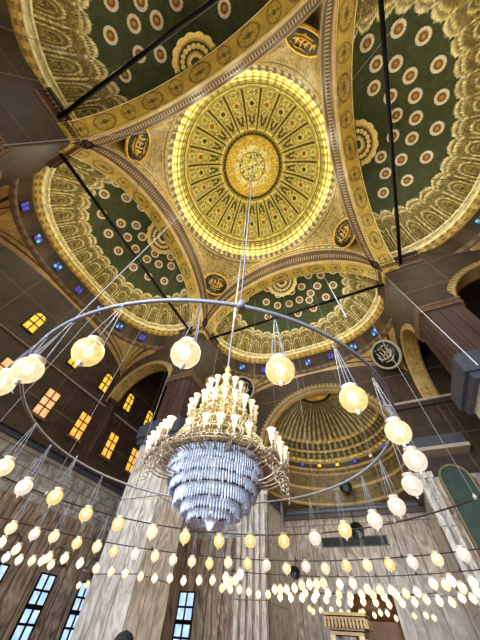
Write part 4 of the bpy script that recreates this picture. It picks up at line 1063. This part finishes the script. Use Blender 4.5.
PLACE_A = ['beside the amber windows, near the frame edge', 'beside the small yellow windows', 'in front of the pier behind the chandelier top', 'under the half dome above the apse',
           'in front of the ribbed apse half dome', 'beside the calligraphy roundel spandrel, below the hoop', 'uppermost of the tight column near the stone slab', 'middle of the tight column near the stone slab',
           'lowest of the tight column near the stone slab', 'just past the tight column, before the apse cornice', 'beside the black loudspeaker']
for i, (x, y) in enumerate(RING_A):
    lab_ = 'globe lamp on the steel hoop, ' + (PLACE_A[i] if i < len(PLACE_A) else
            ['on the far side, first past the loudspeaker', 'on the far side, second past the loudspeaker', 'on the far side, third past the loudspeaker', 'directly below the chandelier edge', 'just below the chandelier tip',
             'in front of the pale marble pier', 'at the pale marble pier edge', 'before the grey blocks nearest the pier', 'before the grey blocks, second from the pier', 'before the grey blocks, third from the pier', 'at the frame edge low by the grey blocks', 'cut by the frame edge near the amber windows'][i - len(PLACE_A)])
    t = thing('pendant_lamp', lab_, 'lamp', (x, y, ZL), random.uniform(0, 6), 'globe lamps on the steel hoop')
    gb = put('globe', GL[GOLD_A[i]], t); put('bulb', bulb_me, gb); put('collar', collar_me, t); put('finial', fin_me, gb); put('hanger_wires', wa, t)
for i, (x, y) in enumerate(RING_B):
    t = thing('pendant_lamp', 'glass globe lamp, number %s on the second hoop counted from the frame edge' % ['one', 'two', 'three', 'four', 'five', 'six', 'seven', 'eight', 'nine', 'ten', 'eleven', 'twelve', 'thirteen', 'fourteen', 'fifteen', 'sixteen', 'seventeen', 'eighteen', 'nineteen', 'twenty', 'twenty one', 'twenty two', 'twenty three'][i], 'lamp', (x, y, ZL), random.uniform(0, 6), 'globe lamps on the second hoop')
    gb = put('globe', GL[(i * 5 % 7) % 3], t); put('bulb', bulb_me, gb); put('collar', collar_me, t); put('finial', fin_me, gb)
    put('hanger_wires', wa, t)
for i, (x, y) in enumerate(RING_C):
    o = put('pendant_lamp', small[(i * 5 % 7) % 3], None, (x, y, ZL))
    if x < -9.0: l, g_ = 'small lit globe lamp in the outer cluster before the tall daylit windows', 'outer lamps before the daylit windows'
    elif y > 20: l, g_ = 'tiny lit globe lamp in the lowest row inside the apse', 'lowest lamps inside the apse'
    elif x > 3.5: l, g_ = 'small lit globe lamp in the dense cluster below the stone slab', 'dense lamps below the stone slab'
    elif x < -4.0: l, g_ = 'small lit globe lamp in the outer row before the pier and pilasters', 'outer lamps before the pier'
    else: l, g_ = 'small lit globe lamp in the dense cluster before the apse back wall', 'dense lamps before the apse wall'
    tag(o, l, 'lamp', g_)

# loudspeakers
def speaker(loc, rz, label, k=1.0):
    t = thing('loudspeaker', label, 'loudspeaker', loc, rz)
    put('body', MB().lathe([(.001, -.22), (.12, -.2), (.17, -.1), (.24, .12), (.26, .16), (.22, .15), (.1, .02), (.001, 0)], 20).data('horn_body', [BLACK]), t).rotation_euler = (PI * .62, 0, 0)
    put('bracket', MB().tube([(0, 0, .1), (0, 0, .55)], .02, 6).data('bracket', [IRON]), t); t.scale = (k, k, k)
speaker((1.5, 12, 5.45), .3, 'black round loudspeaker hanging behind the lamp before the apse', 1.35)
speaker((-1.78, 12, 3.95), -.2, 'small black loudspeaker hanging among the second ring of lamps', 1.0)

# ================================================================== LOOSE SUSPENSION CABLES
CB = [((2.1, -2.9, 13), (4.9, 9.0, 9.0), 0)]
cables = [  # from, to, radius, material, label
 ((-9.8, -10.0, 17.0), (-3.56, -8.06, 35.3), .03, CABLE, 'pale cable stretched from the dark pier up to the dome ring'),
 ((-9.8, -16.4, 24.0), (-5.9, -13.0, 31.0), .03, CABLE, 'pale cable in the half dome above the dark pier'),
 ((-.22, -4.1, 3.56), (-2.23, -2.69, 44.0), .011, CABLE, 'pale slanting cable rising from the steel hoop past the rosettes'),
 ((-20.0, -9.0, 17.0), (-2.8, -3.2, 4.3), .01, CABLE, 'pale cable running down from the brown wall to the steel hoop'),
 ((4.87, -1.17, 4.25), (9.5, 9.5, 23.8), .010, CABLE, 'pale cable climbing to the cornice of the dentil pier'),
 ((3.3, -2.7, 4.3), (4.4, 6.0, 20.0), .014, CABLE, 'thin pale cable slanting up in front of the half dome above the apse'),
 ((-9.3, -3.0, 30.5), (-4.5, 9.0, 32.5), .022, DARKCABLE, 'thin dark cable crossing below the dome beside the pendentive roundel'),
 ((9.4, 2.0, 29), (19.2, 6, 26.5), .025, DARKCABLE, 'dark cable running into the half dome of large rosettes'),
 ((9.4, -4.0, 29), (19.2, -9, 28.5), .02, CABLE, 'pale cable running into the half dome of large rosettes'),
 ((-9.4, -6, 29.5), (-19.0, 2, 26.5), .025, DARKCABLE, 'dark cable running into the half dome above the amber windows')]
for a, b, r, m, l in cables:
    o = put('suspension_cable', MB().tube([(0, 0, 0), Vector(b) - Vector(a)], r, 6).data('suspension_cable', [m]), None, a); tag(o, l, 'cable')

# ================================================================== PERSON (only the covered head reaches into the frame)
def person():
    root = thing('person', 'person in a black head covering and robe standing before the pale marble pier', 'person', (-.14, -1.36, 0), .4); root.scale = (.94, .94, .945)
    nodes = [(0, 0, .95), (0, 0, 1.15), (0, 0, 1.32), (0, -.01, 1.44), (0, 0, 1.5), (0, .02, 1.6),        # pelvis..head
             (.18, 0, 1.38), (.25, .02, 1.1), (.24, .1, .88), (-.18, 0, 1.38), (-.25, .02, 1.1), (-.24, .1, .88),
             (.1, 0, .88), (.11, .01, .5), (.11, -.01, .09), (.11, .14, .04), (-.1, 0, .88), (-.11, .01, .5), (-.11, -.01, .09), (-.11, .14, .04)]
    edges = [(0, 1), (1, 2), (2, 3), (3, 4), (4, 5), (2, 6), (6, 7), (7, 8), (2, 9), (9, 10), (10, 11), (0, 12), (12, 13), (13, 14), (14, 15), (0, 16), (16, 17), (17, 18), (18, 19)]
    rad = [.17, .15, .17, .06, .055, .09, .08, .055, .035, .08, .055, .035, .1, .065, .045, .035, .1, .065, .045, .035]
    me = bpy.data.meshes.new('body'); me.from_pydata(nodes, edges, []); me.update()
    o = bpy.data.objects.new('body', me); COL.objects.link(o); o.parent = root
    md = o.modifiers.new('skin', 'SKIN'); o.modifiers.new('sub', 'SUBSURF').levels = 2
    for i, v in enumerate(me.skin_vertices[0].data): v.radius = (rad[i], rad[i] * .85); v.use_root = (i == 0)
    md.use_smooth_shade = True
    me.materials.append(plain('skin', (176, 126, 98), .55))
    cl = plain('black_cloth', (14, 13, 15), .85, 0, .2, 8)
    # robe: wide loft from shoulders to the floor, and a scarf round the head open at the face
    V = []; prof = [(.36, .26, .02), (.33, .24, .3), (.3, .22, .7), (.3, .2, 1.0), (.3, .2, 1.25), (.27, .17, 1.4), (.16, .13, 1.47), (.09, .09, 1.52)]
    n = 28
    for (a, b, z) in prof:
        for q in range(n): t = 2 * PI * q / n; fold = 1 + .04 * math.sin(t * 9) * (1.5 - z) / 1.5; V.append((a * math.cos(t) * fold, b * math.sin(t) * fold, z))
    F = [(i * n + q, i * n + (q + 1) % n, (i + 1) * n + (q + 1) % n, (i + 1) * n + q) for i in range(len(prof) - 1) for q in range(n)]
    put('robe', MB().add(V, F).data('robe', [cl]), root)
    V = []; F = []; nv_ = 14
    for i in range(nv_):
        f_ = i / (nv_ - 1); z = 1.42 + .31 * f_; r = .17 * (1 - .35 * f_) if f_ < .45 else .145 * math.sqrt(max(0, 1 - ((f_ - .5) / .5) ** 2))
        for q in range(n):
            t = 2 * PI * q / n; fr = math.sin(t); rr = r * (1.0 if not (.38 < f_ < .85 and fr > .75) else .68)
            V.append((rr * .92 * math.cos(t), .01 + rr * 1.1 * math.sin(t), z))
    F = [(i * n + q, i * n + (q + 1) % n, (i + 1) * n + (q + 1) % n, (i + 1) * n + q) for i in range(nv_ - 1) for q in range(n)]
    put('headscarf', MB().add(V, F).data('headscarf', [cl]), root)
person()

# ================================================================== LIGHT
def point(name, loc, power, rgb, size=.3):
    l = bpy.data.lights.new(name, 'POINT'); l.energy = power; l.color = tuple(s2l(rgb) ** .6); l.shadow_soft_size = size
    o = bpy.data.objects.new(name, l); COL.objects.link(o); o.location = loc; return o
WARM = (255, 222, 160); WARM2 = (255, 244, 196); WARM3 = (255, 249, 200); COOL = (215, 228, 255)
for k in range(10):
    a = 2 * PI * k / 10; point('assumed_dome_light', (OX + 6.6 * math.cos(a), OY + 6.6 * math.sin(a), ZR + .6), 330, WARM3, .6)  # assumed lights around the dome ring, no fittings modelled
for bi, (rz, *_r) in enumerate(BAYS):
    M = Matrix.Rotation(rz, 3, 'Z')
    for f in (-1.1, -.4, .4, 1.1):
        x, y = sq(np.array(f), BA - 4.0, BB - 4.5); point('assumed_half_dome_light', M @ Vector((float(x), float(y), DZ1 - .3)), 210 if bi != 3 else 120, WARM2, .5)  # lamps assumed low in each half dome, none modelled
point('hall_fill_light', (0, 0, 9.0), 1500, WARM, 1.2); point('hall_fill_light', (0, 0, 20.0), 1300, WARM2, 1.2)  # added ambient fill for the whole hall, no fixtures at these points
for sx, sy in ((-1, 0), (1, 0), (0, 1), (0, -1)): point('bay_fill_light', (sx * 8, sy * 8, 16), 170, WARM, 1.0)  # more added fill around the hall, not actual lamps
point('apse_fill_light', (0, 22.0, 12.5), 300, WARM2, .8)  # fill added to brighten the apse, no lamp hangs here
for x in (-3, 1, 4): point('lamp_cluster_light', (x, 15, 3.0), 160, WARM, .5)
for z in (3.3, 3.75): point('crystal_fill_light', (0, 0, z), 42, (225, 236, 255), .12)  # added inside the crystal tiers so the prisms glow, no bulbs there
for k in range(6): point('chandelier_candle_light', (1.2 * math.cos(k * PI / 3), 1.2 * math.sin(k * PI / 3), 5.4), 9, WARM2, .2)
# area light added behind the camera as cool daylight fill, no courtyard built
al = bpy.data.lights.new('added_daylight_fill', 'AREA'); al.shape = 'RECTANGLE'; al.size = 18; al.size_y = 8; al.spread = math.radians(115); al.energy = 4600; al.color = (.8, .89, 1)
ao = bpy.data.objects.new('added_daylight_fill', al); COL.objects.link(ao); ao.location = (0, -20, 5.5); ao.rotation_euler = (math.radians(90), 0, 0)

w = bpy.data.worlds.new('world'); scene.world = w; w.use_nodes = True
bg = w.node_tree.nodes['Background']; bg.inputs[0].default_value = (.75, .86, 1, 1); bg.inputs[1].default_value = .2

# ================================================================== CAMERA
cd = bpy.data.cameras.new('camera'); cam = bpy.data.objects.new('camera', cd); COL.objects.link(cam)
r_ = Vector((0.91042212, 0.41033846, 0.05247775)); u_ = Vector((0.29687235, -0.73641865, 0.60790984)); f_ = Vector((-0.28809439, 0.53787537, 0.79226997))
cam.matrix_world = Matrix(((r_.x, u_.x, -f_.x, 2.95777), (r_.y, u_.y, -f_.y, -5.02093), (r_.z, u_.z, -f_.z, 1.6), (0, 0, 0, 1)))
cd.sensor_fit = 'HORIZONTAL'; cd.sensor_width = 36; cd.lens = 248.857 / 480 * 36; cd.clip_start = .05; cd.clip_end = 300
scene.camera = cam
scene.view_settings.view_transform = 'Standard'; scene.view_settings.look = 'None'; scene.view_settings.gamma = 1; scene.view_settings.exposure = 0.3
scene.view_settings.use_curve_mapping = False
scene.cycles.max_bounces = 5; scene.cycles.diffuse_bounces = 3; scene.cycles.glossy_bounces = 3; scene.cycles.transmission_bounces = 4
scene.cycles.caustics_reflective = False; scene.cycles.caustics_refractive = False; scene.cycles.sample_clamp_indirect = 3; scene.cycles.use_denoising = True
